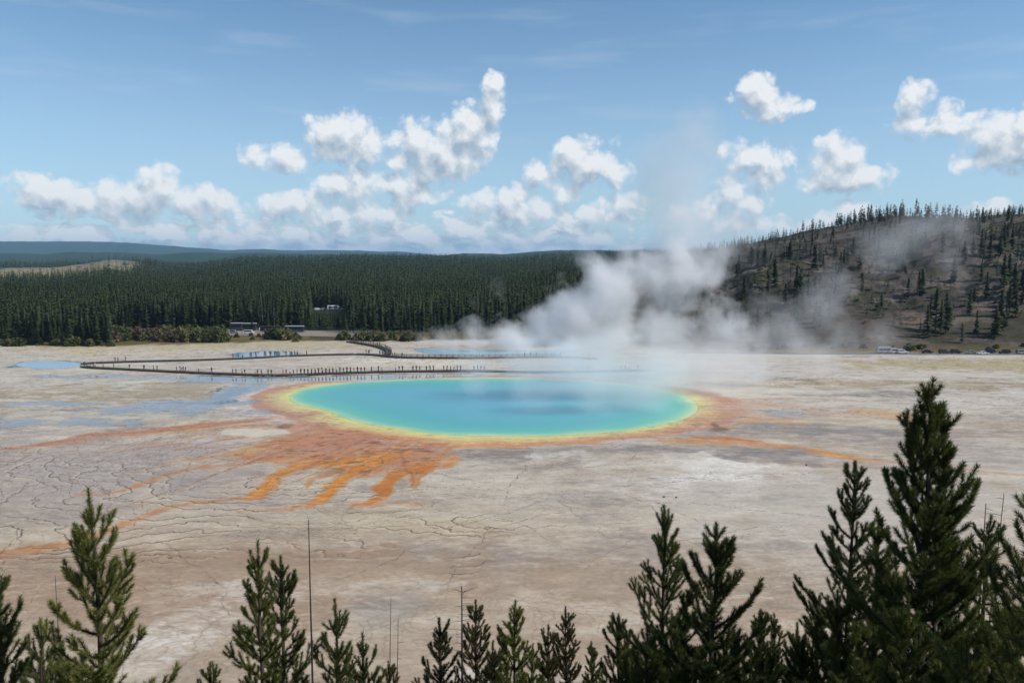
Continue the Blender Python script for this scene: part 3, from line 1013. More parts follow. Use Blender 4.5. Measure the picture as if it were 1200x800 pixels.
WALK_LOW = boardwalk([(97.5, 430), (103, 431.2), (125, 432.5), (150, 433.6), (200, 436.2), (247, 438.2), (290, 440), (320, 440.8), (350, 440.2), (400, 438), (450, 436.4), (500, 435.8), (560, 435.4), (620, 437), (680, 437), (720, 435.5), (760, 435)],
                     'long low dark boardwalk crowded with visitors along the far edge of the blue spring')
WALK_UP = boardwalk([(97.2, 427.5), (104, 426.2), (130, 425.2), (165, 424.2), (200, 423.4), (240, 422.4), (280, 421), (320, 418.8), (350, 417.3), (385, 416.4), (415, 415.8)],
                    'dark boardwalk behind the long low one, passing the small blue pool')
WALK_CR = boardwalk([(416.5, 415.8), (440, 416.4), (455, 418.4), (470, 419.6), (500, 420), (560, 420.4), (600, 419.4), (660, 419), (700, 421.5)],
                    'railed boardwalk along the near rim of the steaming crater pool', railing=(0.13, 0.86))
WALK_BR = boardwalk([(408, 401), (420, 402.5), (432, 404.5), (444, 407), (452, 409.5), (456, 413), (455, 416.4)],
                    'short railed boardwalk descending from the brown trees to the crater pool', railing=(0.02, 0.95))

# ------------------------------------------------------------------ people
CLOTH = {k: plain('cloth_' + k.replace(' ', '_'), c, 0.85, 0.15, 9.0) for k, c in {
    'black': (0.012, 0.012, 0.014), 'navy': (0.014, 0.02, 0.05), 'charcoal': (0.035, 0.036, 0.038), 'maroon': (0.07, 0.012, 0.016), 'dark green': (0.016, 0.04, 0.022),
    'brown': (0.06, 0.036, 0.022), 'white': (0.62, 0.62, 0.60), 'grey': (0.14, 0.14, 0.145), 'red': (0.34, 0.03, 0.03), 'blue': (0.04, 0.10, 0.28), 'purple': (0.06, 0.02, 0.08), 'olive': (0.07, 0.07, 0.03)}.items()}
LEGS = {k: plain('trousers_' + k.replace(' ', '_'), c, 0.85, 0.15, 9.0) for k, c in {
    'black trousers': (0.012, 0.012, 0.013), 'blue jeans': (0.03, 0.05, 0.10), 'khaki trousers': (0.16, 0.12, 0.08)}.items()}
M_SKIN = plain('skin', (0.42, 0.25, 0.17), 0.6, 0.08)
M_HAIR = plain('dark_hair', (0.02, 0.014, 0.01), 0.6, 0.2, 30)


def person_mesh(name, pose):
    """one skinned figure, facing -Y; pose gives hand, elbow, knee and foot positions"""
    p = pose
    J = [((0, 0, .93), .13, .10), ((0, 0, 1.10), .135, .10), ((0, p.get('lean', 0), 1.30), .16, .105), ((0, p.get('lean', 0), 1.44), .09, .075), ((0, p.get('lean', 0) - .01, 1.52), .052, .055),
         ((0, p.get('lean', 0) - .025, 1.60), .072, .085), ((0, p.get('lean', 0) - .02, 1.70), .068, .082)]
    E = [(0, 1), (1, 2), (2, 3), (3, 4), (4, 5), (5, 6)]
    for s, sd_ in ((1, 'r'), (-1, 'l')):
        b0 = len(J)
        fo = p.get('foot_' + sd_, (.11, 0))
        kn = p.get('knee_' + sd_, (.10, -.02))
        J += [((s * .095, 0, .86), .085, .085), ((s * kn[0], kn[1], .48), .058, .060), ((s * fo[0], fo[1] + .02, .09), .040, .042), ((s * fo[0] * 1.1, fo[1] - .14, .035), .040, .032)]
        E += [(0, b0), (b0, b0 + 1), (b0 + 1, b0 + 2), (b0 + 2, b0 + 3)]
        b1 = len(J)
        el = p.get('elbow_' + sd_, (.25, .03, 1.12)); ha = p.get('hand_' + sd_, (.26, -.06, .88))
        ln = p.get('lean', 0)
        wr = tuple(el[i] + (ha[i] - el[i]) * .82 for i in range(3))
        J += [((s * .19, ln, 1.40), .060, .060), ((s * el[0], el[1] + ln, el[2]), .042, .044), ((s * wr[0], wr[1] + ln, wr[2]), .030, .030), ((s * ha[0], ha[1] + ln, ha[2]), .034, .022)]
        E += [(3, b1), (b1, b1 + 1), (b1 + 1, b1 + 2), (b1 + 2, b1 + 3)]
    me = bpy.data.meshes.new(name + '_skeleton')
    me.from_pydata([j[0] for j in J], E, [])
    ob = bpy.data.objects.new(name + '_skeleton', me)
    COL.objects.link(ob)
    ob.modifiers.new('skin', 'SKIN').use_smooth_shade = True
    sv = me.skin_vertices[0].data
    for i, j in enumerate(J):
        sv[i].radius = (j[1], j[2])
        sv[i].use_root = i == 0
    ob.modifiers.new('sub', 'SUBSURF').levels = 1
    dg = bpy.context.evaluated_depsgraph_get()
    out = bpy.data.meshes.new_from_object(ob.evaluated_get(dg))
    bpy.data.objects.remove(ob, do_unlink=True)
    out.name = name
    out.materials.clear()
    for m in (CLOTH['black'], LEGS['black trousers'], M_SKIN, M_HAIR): out.materials.append(m)
    for f in out.polygons:
        x, y, z = f.center
        if z > 1.66 or (z > 1.55 and y - p.get('lean', 0) > .015): k = 3
        elif z > 1.49: k = 2
        elif any(abs(z - p.get('hand_' + q, (.26, -.06, .88))[2]) < .07 and abs(x - s * p.get('hand_' + q, (.26, -.06, .88))[0]) < .07 for s, q in ((1, 'r'), (-1, 'l'))): k = 2
        elif z < .12: k = 3
        elif z < .93 and abs(x) < .21: k = 1
        else: k = 0
        f.material_index = k
    return out


POSES = [
    person_mesh('person', {}),
    person_mesh('person', {'foot_r': (.10, -.26), 'knee_r': (.10, -.18), 'foot_l': (.10, .26), 'knee_l': (.10, .04), 'hand_r': (.24, .16, .92), 'hand_l': (.24, -.22, .95)}),
    person_mesh('person', {'elbow_r': (.28, -.10, 1.18), 'hand_r': (.10, -.30, 1.50), 'elbow_l': (.28, -.10, 1.18), 'hand_l': (.10, -.30, 1.50)}),
    person_mesh('person', {'elbow_r': (.32, .06, 1.16), 'hand_r': (.17, .0, .98), 'foot_r': (.16, -.04), 'foot_l': (.13, .03)}),
    person_mesh('person', {'lean': -.05, 'elbow_l': (.24, -.16, 1.16), 'hand_l': (.12, -.30, 1.20), 'foot_l': (.11, -.08)}),
]
POSE_WORDS = ['standing', 'walking', 'photographing', 'hand on hip', 'arm raised']
SHIRTW = ['black', 'charcoal', 'navy', 'maroon', 'black', 'dark green', 'brown', 'charcoal', 'grey', 'white', 'navy', 'red', 'purple', 'olive', 'blue']
prng = random.Random(21)
used_labels = set()


def place_person(px, P, group, where):
    """a visitor standing on the deck where the boardwalk passes that bearing"""
    tx = (px - 600) / F_PX
    # nearest deck point with the same bearing
    bear = P[:, 0] / P[:, 1]
    i = int(np.argmin(np.abs(bear - tx / CP)))
    x, y = P[i]
    tg = P[min(i + 1, len(P) - 1)] - P[max(i - 1, 0)]
    tg = tg / (np.linalg.norm(tg) + 1e-9)
    s = prng.uniform(-.75, .75)
    x += -tg[1] * s; y += tg[0] * s
    for _ in range(400):
        k = prng.randrange(len(POSES)); sh = prng.choice(SHIRTW); lg = prng.choice(list(LEGS))
        lab = f'person in {sh} top, {lg}, {POSE_WORDS[k]} {where}'
        if lab not in used_labels: break
    used_labels.add(lab)
    o = bpy.data.objects.new('person', POSES[k])
    COL.objects.link(o)
    for i_, m in ((0, CLOTH[sh]), (1, LEGS[lg])):
        o.material_slots[i_].link = 'OBJECT'; o.material_slots[i_].material = m
    o.location = (x, y, DECK_Z)
    sc = prng.uniform(.93, 1.1) * 1.12
    if prng.random() < .1: sc *= .72
    o.scale = (sc, sc, sc)
    o.rotation_euler = (0, 0, math.atan2(tg[1], tg[0]) + math.pi / 2 * prng.choice((1, -1)) if k == 1 else prng.uniform(-1.2, 1.2))
    tag(o, lab, 'person', group)


low = [(range(0, 4), [98.5, 103.5, 107, 111.2], 'at the left boardwalk turn'),
       (0, [121.7, 134.6, 148.8], 'just past the left boardwalk turn'),
       (0, [166.5, 169.6, 178, 181.5], 'in the first low boardwalk group'),
       (0, [205, 208, 211.7, 213.3, 217], 'in the tight low boardwalk knot'),
       (0, [234, 247.3], 'alone midway along low boardwalk'),
       (0, [272.7, 276.5, 283.8, 286.3], 'above the blue wet patch'),
       (0, [299.2, 301.9, 304, 313.8, 316.5], 'above the whitish spring rim'),
       (0, [331.5, 334, 337, 344.6, 349], 'left of the dense crowd'),
       (0, [351.7, 353, 354.5, 356.5, 358.6, 361.5, 363.5, 364.3, 366.3, 369, 371, 373.8, 375.9, 378.5, 352.4, 357.6, 360.2, 362.4, 365.3, 367.6, 370.1, 372.4, 374.8, 377, 379.8], 'in the dense crowd'),
       (0, [382, 385.7, 388.5, 394.5, 402.3, 404.4, 407.5, 409.6, 412.3, 383.5, 387, 391, 399, 406], 'right of the dense crowd'),
       (0, [416.9, 419, 422.2, 427.3, 436.7, 442.5, 444.6], 'behind the blue spring water'),
       (0, [464.4, 468.3, 472, 484.2, 486.7, 490.8, 501.3, 502.7, 509.6], 'further right behind blue water'),
       (0, [521, 523.5, 527.3, 537.7, 541.3, 557.5, 564.2, 568], 'in thin low boardwalk steam'),
       (0, [677, 681, 684, 688, 693], 'in drifting steam behind spring'),
       (0, [729, 735, 739, 748], 'at steamy right boardwalk end')]
for _, xs, where in low:
    if len(xs) > 6: xs = list(xs) + [prng.choice(xs) + prng.gauss(0, 1.1) for _k in range(7)]
    for px in xs: place_person(px, WALK_LOW, 'visitors on the low boardwalk', where)
for px in [132, 138.3, 146.2]: place_person(px, WALK_UP, 'visitors on the upper boardwalk', 'near upper boardwalk left turn')
for px in [271.6, 283, 285, 316, 324.8, 327.5]: place_person(px, WALK_UP, 'visitors on the upper boardwalk', 'beside the small blue pool')
for px in [344.5, 350, 359.5, 360.5]: place_person(px, WALK_UP, 'visitors on the upper boardwalk', 'right of the small pool')
for px in [414, 420, 424.2, 428.3, 433.5, 436.6]: place_person(px, WALK_BR, 'visitors on the descending boardwalk', 'atop the descending boardwalk')
for px in [440.8, 443, 446, 448.7, 451.3, 453.5, 456]: place_person(px, WALK_BR, 'visitors on the descending boardwalk', 'halfway down descending boardwalk')
for px in [428, 431, 433, 445, 448, 463, 473]: place_person(px, WALK_CR, 'visitors by the crater', 'where walks meet by crater')
for px in [562, 614, 622, 630, 639, 644.5, 657, 690, 696]: place_person(px, WALK_CR, 'visitors by the crater', 'on railed crater boardwalk')

# ------------------------------------------------------------------ vehicles
_wm = MB(); _wm.tube([(0, -.11, 0), (0, .11, 0)], .33, 14); TYRE_ME = _wm.mesh('tyre'); TYRE_ME.materials.append(M_TYRE)
_wm = MB(); _wm.tube([(0, -.118, 0), (0, .118, 0)], .19, 10); RIM_ME = _wm.mesh('rim'); RIM_ME.materials.append(M_RIM)


def wheel(root, x, y, s=1.0):
    o = bpy.data.objects.new('wheel', TYRE_ME); o.parent = root; o.location = (x, y, .33 * s); o.scale = (s, s, s); COL.objects.link(o)
    r = bpy.data.objects.new('rim', RIM_ME); r.parent = o; COL.objects.link(r)


def car(name, cat, colour, x, y, rz, label, group, style='suv', L=4.6):
    root = tag(empty(name, (x, y, GZ + .024), rz), label, cat, group)
    h = {'suv': 1.75, 'sedan': 1.45, 'van': 2.0}[style]
    l = L / 2
    if style == 'sedan':
        roof = [(-l + 1.0, .93), (-l + 1.55, h), (l - 2.0, h), (l - 1.25, .93)]
    elif style == 'suv':
        roof = [(-l + .12, .98), (-l + .45, h), (l - 1.9, h), (l - 1.2, .98)]
    else:
        roof = [(-l + .05, 1.0), (-l + .2, h), (l - 1.2, h), (l - .45, 1.0)]
    bz = roof[0][1]
    mb = MB()
    mb.prism([(-l, .42), (-l + .05, bz - .05), (-l + .25, bz), (l - 1.0, bz), (l - .25, bz - .15), (l, .62), (l, .40), (l - .3, .30), (-l + .3, .30)], -.88, .88, .05)
    mb.build('body', PAINT[colour], root)
    mb = MB(); mb.prism(roof, -.76, .76, .05); mb.build('cabin', PAINT[colour], root)
    # side glass, windscreen and rear glass
    def inset(k0, k1_, zt):
        return [(roof[0][0] + k0, bz + .06), (roof[1][0] + k0 * .6, h - zt), (roof[2][0] - k0 * .6, h - zt), (roof[3][0] - k0 * 1.6, bz + .06)]
    for s in (-1, 1):
        mb = MB(); mb.prism(inset(.22, 0, .14), s * .755 - .02, s * .755 + .02); mb.build('side_window', M_GLASS, root)
    for (a, b_, nm) in ((roof[3], roof[2], 'windscreen'), (roof[0], roof[1], 'rear_window')):
        dx = .012 if nm == 'windscreen' else -.012
        a2, b2 = (a[0] + dx, a[1] + .08), (b_[0] + dx, b_[1] - .1)
        mb = MB(); mb.prism([a2, b2, (b2[0] - dx * 3, b2[1]), (a2[0] - dx * 3, a2[1])], -.66, .66); mb.build(nm, M_GLASS, root)
    for s in (-1, 1):
        mb = MB(); mb.box((l - .04, s * .66, .68), (.1, .3, .14), bevel=.02); mb.build('headlight', M_CHROME, root)
        mb = MB(); mb.box((-l + .03, s * .70, .80), (.1, .2, .2), bevel=.02); mb.build('tail_light', M_RED_LENS, root)
    for xx in (-l + .85, l - .9):
        for s in (-1, 1): wheel(root, xx, s * .80)
    return root


def bus(name, cat, colour, x, y, rz, label, group=None, L=10.5, H=3.2, lower=None):
    root = tag(empty(name, (x, y, GZ + .024), rz), label, cat, group)
    l = L / 2
    mb = MB(); mb.prism([(-l, .45), (-l, H - .15), (-l + .2, H), (l - .3, H), (l, H - .45), (l, .45)], -1.25, 1.25, .06)
    mb.build('body', PAINT[lower or colour], root)
    mb = MB(); mb.box((0, 0, H + .05), (L - .5, 2.3, .14), bevel=.04); mb.build('roof', PAINT[colour], root)
    n = max(2, int(L / 1.9))
    for s in (-1, 1):
        for k in range(n):
            xc = -l + .55 + (k + .5) * (L - 1.3) / n
            mb = MB(); mb.box((xc, s * 1.252, H * .64), ((L - 1.3) / n - .08, .04, H * .32)); mb.build('window', M_GLASS, root)
    mb = MB(); mb.box((l + .005, 0, H * .60), (.05, 2.1, H * .42)); mb.build('windscreen', M_GLASS, root)
    mb = MB(); mb.box((l + .04, 0, .62), (.14, 2.4, .3), bevel=.03); mb.build('bumper', M_TYRE, root)
    for xx in (-l + 1.9, l - 1.9):
        for s in (-1, 1): wheel(root, xx, s * 1.12, 1.4)
    for s in (-1, 1):
        mb = MB(); mb.box((l + .01, s * .95, .95), (.06, .3, .2), bevel=.02); mb.build('headlight', M_CHROME, root)
    return root


def bearing(px, Yw):
    return at_depth(px, 400, Yw)[0]


G_ROAD = 'cars parked along the road under the hill'
cars = [(1087.5, 'black', 'sedan', 'black saloon car at the left end of the roadside row', 0.0, 343.5), (1107, 'dark grey', 'suv', 'dark grey estate car parked second from the left in the roadside row', .03, 342.5),
        (1121, 'black', 'suv', 'black off-road car in the middle of the roadside row', -.03, 342.5), (1138, 'silver', 'sedan', 'silver saloon car next to the white one under the hill trees', 3.14, 341.5),
        (1152.5, 'white', 'sedan', 'bright white saloon car in the roadside row under the hill', 0.0, 338), (1160, 'navy', 'suv', 'navy off-road car half hidden behind the white saloon', 3.1, 343.5),
        (1178, 'black', 'suv', 'black estate car standing apart at the right of the roadside row', 3.16, 341.5), (1198, 'silver', 'suv', 'silver car cut by the right edge of the picture', 0.0, 341.0),
        (1058, 'white', 'suv', 'white car seen through thin steam beside the camper vans', .1, 342)]
for px, colr, st, lab, rz, Yw in cars:
    car('parked_car', 'car', colr, bearing(px, Yw), Yw, rz, lab, G_ROAD, st)
bus('camper_van', 'camper van', 'silver', bearing(1036, 343), 343, .05, 'long pale camper van half veiled by steam on the road', 'camper vans on the road', L=6.2, H=2.6)
car('parked_van', 'van', 'white', bearing(1047, 343), 343, .0, 'small white van between the camper and the white car in steam', G_ROAD, 'van', 4.9)
# left parking place among the trees
Yb = 441
bus('bus', 'bus', 'white', bearing(345.5, Yb), Yb, .02, 'dark sided coach with a bright white roof at the tree edge', L=10.6, H=3.3, lower='dark grey')
bus('bus', 'bus', 'dark grey', bearing(315, Yb), Yb + 3, .02, 'low dark grey coach left of the white roofed one', L=10.2, H=3.0, lower='black')
bus('camper_van', 'camper van', 'white', bearing(278, 450), 450, .03, 'white roofed camper van at the left end of the parking place', 'camper vans at the parking place', L=6.8, H=4.2, lower='dark grey')
bus('camper_van', 'camper van', 'white', bearing(293, 452), 452, .03, 'longer white camper van parked behind the small white van', 'camper vans at the parking place', L=8.0, H=3.9, lower='dark grey')
car('parked_van', 'van', 'white', bearing(292, 432), 432, .1, 'small white van in front of the camper vans by the scrub', 'cars at the parking place', 'van', 5.4)
car('parked_car', 'car', 'silver', bearing(275, 434), 434, .0, 'silver car at the left end of the parking place', 'cars at the parking place', 'suv')
car('parked_car', 'car', 'white', bearing(309, 455), 455, .3, 'white car parked behind the dark grey coach', 'cars at the parking place', 'suv')
car('parked_car', 'car', 'silver', bearing(320.5, 457), 457, .3, 'silver car parked behind the right end of the dark grey coach', 'cars at the parking place', 'suv')
# vehicles glimpsed higher up through the gap in the pines


def uplift(o, z):
    o.location.z = z
    return o


for px, py, nm, args in [(372, 360.5, 'car', ('white', 'white car at the left end of the gap in the pines')), (380, 360, 'car', ('silver', 'silver car in the middle of the gap in the pines')),
                         (390, 356.5, 'bus', ('white', 'white camper van glimpsed through the gap in the pines')), (398, 356.5, 'car', ('white', 'white van at the right end of the gap in the pines'))]:
    Yw = 620.0
    x, y, z = at_depth(px, py, Yw)
    z = max(z, gz(x, y))
    if nm == 'car':
        r_ = car('parked_car', 'car', args[0], x, y, .5, args[1], 'vehicles in the pine gap', 'van' if 'van' in args[1] else 'suv', 5.2)
    else:
        r_ = bus('camper_van', 'camper van', args[0], x, y, .4, args[1], 'vehicles in the pine gap', L=8.5, H=3.4)
    r_.location.z = gz(x, y) + .02

# sign post, timber fence
x, y = at(325.4, 392)
sg = tag(empty('sign', (x, y, GZ)), 'white upright notice post between the two coaches', 'sign')
MB().box((0, 0, 1.5), (.16, .16, 3.0)).build('post', M_WOOD_PALE, sg)
MB().box((0, -.12, 2.4), (.9, .06, 1.5), bevel=.01).build('board', PAINT['white'], sg)
x, y = at(363.5, 397); x2, y2 = at(392, 398.5)
fr = tag(empty('timber_fence', (x, y, GZ)), 'brown timber fence in front of the coach parking', 'fence')
nf_ = 8
for i in range(nf_):
    MB().box(((x2 - x) * i / (nf_ - 1), (y2 - y) * i / (nf_ - 1), .75), (.22, .22, 1.5)).build('post', M_WOOD_PALE, fr)
for zz in (.5, .95, 1.38):
    MB().box(((x2 - x) / 2, (y2 - y) / 2 - .14, zz), (math.hypot(x2 - x, y2 - y), .07, .2), math.atan2(y2 - y, x2 - x)).build('rail', M_WOOD_PALE, fr)
x, y, z = at_depth(237, 373, 480)
sg = tag(empty('sign', (x, y, gz(x, y))), 'pale board showing between the pines above the scrub', 'sign')
MB().box((-1.1, 0, 3.6), (.2, .2, 7.2)).build('post', M_WOOD_PALE, sg); MB().box((1.1, 0, 3.6), (.2, .2, 7.2)).build('post', M_WOOD_PALE, sg)
MB().box((0, -.16, 6.6), (3.0, .08, 1.6), bevel=.01).build('board', PAINT['white'], sg)

# ------------------------------------------------------------------ far trees


def far_tree_arrays(rng, h, wd, n, base=0.18, ragged=0.35):
    """leaf clumps of one distant conifer: (V, F) triangles"""
    u = rng.random(n) ** 0.8
    z = h * (base + (1 - base) * u)
    rmax = wd * 0.5 * (1 - u) ** 0.75 * (1 - ragged + 2 * ragged * rng.random(n)) + 0.04 * wd
    a = rng.random(n) * 2 * math.pi
    ln = rmax * (0.9 + .4 * rng.random(n)); hw = rmax * 0.34 + 0.10 * wd
    ca_, sa = np.cos(a), np.sin(a)
    dz = -ln * (0.05 + 0.5 * rng.random(n)) + h * 0.02
    tip = np.stack([ca_ * ln, sa * ln, z + dz], 1)
    b1 = np.stack([ca_ * ln * .05 - sa * hw, sa * ln * .05 + ca_ * hw, z + h * .035 * rng.random(n)], 1)
    b2 = np.stack([ca_ * ln * .05 + sa * hw, sa * ln * .05 - ca_ * hw, z - h * .035 * rng.random(n)], 1)
    V = np.stack([tip, b1, b2], 1).reshape(-1, 3)
    return V, np.arange(len(V)).reshape(-1, 3)


def far_variants(k, n, ratio, seed, mat, base=.12, ragged=.35, trunk=M_BARK):
    out = []
    for i in range(k):
        rng = np.random.default_rng(seed + i)
        V, F_ = far_tree_arrays(rng, 1.0, ratio * rng.uniform(.8, 1.25), n, base, ragged)
        V2, F2 = far_tree_arrays(rng, 1.0, ratio * .25, n // 3, .55, .3)
        me = mesh_np('crown', np.concatenate([V, V2]), np.concatenate([F_, F2 + len(V)]))
        me.materials.append(mat)
        tm = MB().tube([(0, 0, -.02), (0.004, 0, .4), (0, 0.004, .97)], [.014, .010, .002], 6).mesh('trunk')
        tm.materials.append(trunk)
        out.append((me, tm))
    return out


VAR_FOREST = far_variants(7, 190, .26, 100, M_FAR_NEEDLE)
VAR_HILL = far_variants(6, 130, .30, 200, M_FAR_NEEDLE, .10, .45)
VAR_THIN = far_variants(4, 46, .22, 300, M_FAR_NEEDLE, .25, .5, M_DEADWOOD)
trng = random.Random(5)
tree_n = 0


def far_tree(var, x, y, h, label, group, wsc=1.0, name='pine_tree'):
    global tree_n
    tree_n += 1
    cr_, tk = trng.choice(var)
    root = tag(empty(name, (x, y, gz(x, y) - .1), trng.uniform(0, 6.28)), label, 'tree', group)
    root.scale = (h * wsc, h * wsc, h)
    for nm, me in (('crown', cr_), ('trunk', tk)):
        o = bpy.data.objects.new(nm, me); o.parent = root; COL.objects.link(o)


def sight_cap(Yw, row=368):
    return Yw * (302 - row) / F_PX - GZ


# front row of the forest
front = []
for i in range(40):          # nearer clump at the far left, in front of the scrub
    px = trng.uniform(-6, 132); Yw = trng.uniform(371, 392)
    front.append((px, Yw, trng.uniform(6, 15), 'dark bushy pine in the near clump at the far left forest edge', 'near clump of pines at the far left', 1.25))
for i in range(50):
    px = 128 + 278 * (i + trng.random()) / 50; Yw = 446 + 38 * trng.random() ** .7
    front.append((px, Yw, (5 + 15 * trng.random()) * (.55 if Yw < 455 else 1), 'tall dark lodgepole pine in the wall of trees behind the scrub and coaches', 'forest edge behind the scrub', 1.0))
for i in range(46):
    px = 404 + 236 * (i + trng.random()) / 46; Yw = trng.uniform(416, 450)
    front.append((px, Yw, trng.uniform(8, 18), 'tall dark lodgepole pine in the forest edge beside the white steam', 'forest edge beside the steam', 1.0))
for px, Yw, h, lab, g, ws in front:
    if 362 < px < 408 and Yw > 440: h = max(4.0, min(h, sight_cap(Yw)))
    far_tree(VAR_FOREST, bearing(px, Yw), Yw, h, lab, g, ws)

# scattered trees on the burnt hill: clusters measured in the photo, then strays
hill = []
for px, py, h in [(866, 318, 11), (880, 312, 13), (888, 314, 11), (896, 312, 14), (902, 340, 20), (908, 336, 18), (872, 350, 13), (937, 360, 20), (934, 366, 14), (941, 362, 12), (850, 372, 12), (864, 392, 9), (885, 352, 12), (926, 330, 11),
                  (925, 300, 9), (952, 288, 8), (976, 277, 8), (1096, 388, 20), (1102, 394, 17), (1108, 390, 19), (1090, 380, 14), (1078, 396, 9), (960, 384, 13), (956, 378, 11), (1127, 402, 9), (1172, 392, 20), (1166, 396, 15), (1178, 386, 13), (1176, 336, 17), (1168, 330, 14),
                  (1182, 330, 15), (1144, 392, 11), (1190, 372, 14), (1196, 318, 13), (1156, 350, 14), (1136, 370, 13), (1150, 330, 12), (1140, 300, 12), (1064, 350, 11), (1040, 330, 12), (1010, 340, 10), (1150, 300, 16), (1160, 310, 17), (1172, 300, 15), (1186, 296, 17), (1195, 290, 15), (1130, 310, 14), (1118, 330, 15), (1188, 350, 18), (1198, 356, 18), (1080, 345, 14), (1070, 300, 12), (1030, 295, 11), (1000, 300, 12), (960, 310, 13), (985, 320, 12), (1176, 292, 16), (1204, 300, 17), (1192, 310, 16), (1182, 372, 19), (1086, 396, 15)]:
    # walk along the ray until it meets the hillside
    best = None
    for Yw in np.linspace(352, 700, 500):
        x, y, z = at_depth(px, py, Yw)
        if z <= gz(x, y):
            best = (x, y); break
    if best is None: best = (bearing(px, 560), 560)
    hill.append((best[0], best[1], h, px))
hr = random.Random(11)
while len(hill) < 150:
    x = hr.uniform(95, 420); y = hr.uniform(372, 575)
    dn = float(fbm(np.array([x * .03 + 3]), np.array([y * .03 + 8]), 3)[0])
    if hr.random() > (dn - .30) * 2.2: continue
    if abs(x / y) > .66: continue
    hill.append((x, y, 6 + 10 * hr.random() ** 1.5, x / y * 960 + 600))
for x, y, h, px in hill:
    hi = gz(x, y) - GZ
    if px < 960: lab, g = 'small dark pine on the open lower left flank of the burnt hill', 'pines on the left flank of the hill'
    elif px < 1070: lab, g = 'sparse pine on the middle of the burnt hillside behind drifting steam', 'pines on the middle of the hill'
    else: lab, g = 'dark pine on the steep right side of the burnt hill above the parked cars', 'pines on the right side of the hill'
    far_tree(VAR_HILL if hr.random() > .2 else VAR_THIN, x, y, h, lab, g, hr.uniform(.85, 1.3))

# dead standing and fallen trunks on the hill
_m = MB(); _m.tube([(0, 0, 0), (.01, .01, .5), (0, .02, 1)], [.016, .011, .003], 6)
for k in range(9):
    a = k * 2.4; z = .35 + k * .07
    _m.tube([(0, 0, z), (math.cos(a) * .05, math.sin(a) * .05, z - .015)], [.004, .001], 4)
SNAG = _m.mesh('dead_tree'); SNAG.materials.append(M_DEADWOOD)
for i in range(34):
    x = hr.uniform(110, 400); y = hr.uniform(375, 570)
    if abs(x / y) > .64: continue
    o = bpy.data.objects.new('dead_tree', SNAG); COL.objects.link(o)
    h = hr.uniform(6, 12)
    o.location = (x, y, gz(x, y) - .1); o.scale = (h, h, h); o.rotation_euler = (hr.uniform(-.06, .06), hr.uniform(-.06, .06), hr.uniform(0, 6))
    tag(o, 'bare grey dead trunk standing on the burnt hillside', 'dead tree', 'dead trunks on the burnt hill')
_m = MB(); _m.tube([(-.5, 0, .012), (0, .01, .014), (.5, 0, .01)], [.018, .014, .006], 6)
for k in range(5):
    _m.tube([(-.1 + k * .12, 0, .015), (-.06 + k * .12, .05 * (-1) ** k, .04)], [.004, .001], 4)
LOG = _m.mesh('fallen_log'); LOG.materials.append(M_DEADWOOD)
for i in range(60):
    x = hr.uniform(100, 380); y = hr.uniform(368, 500)
    if abs(x / y) > .64: continue
    o = bpy.data.objects.new('fallen_log', LOG); COL.objects.link(o)
    L_ = hr.uniform(5, 11); a = hr.uniform(-.7, .7)
    sx = (gz(x + L_ / 2 * math.cos(a), y + L_ / 2 * math.sin(a)) - gz(x - L_ / 2 * math.cos(a), y - L_ / 2 * math.sin(a))) / L_
    o.location = (x, y, (gz(x + L_ / 2 * math.cos(a), y + L_ / 2 * math.sin(a)) + gz(x - L_ / 2 * math.cos(a), y - L_ / 2 * math.sin(a))) / 2)
    o.scale = (L_, L_, L_); o.rotation_euler = (0, -math.atan(sx), a)
    tag(o, 'grey fallen trunk lying on the burnt hillside', 'log', 'fallen trunks on the burnt hill')

# the rest of the forest: one mass
frng = np.random.default_rng(77)


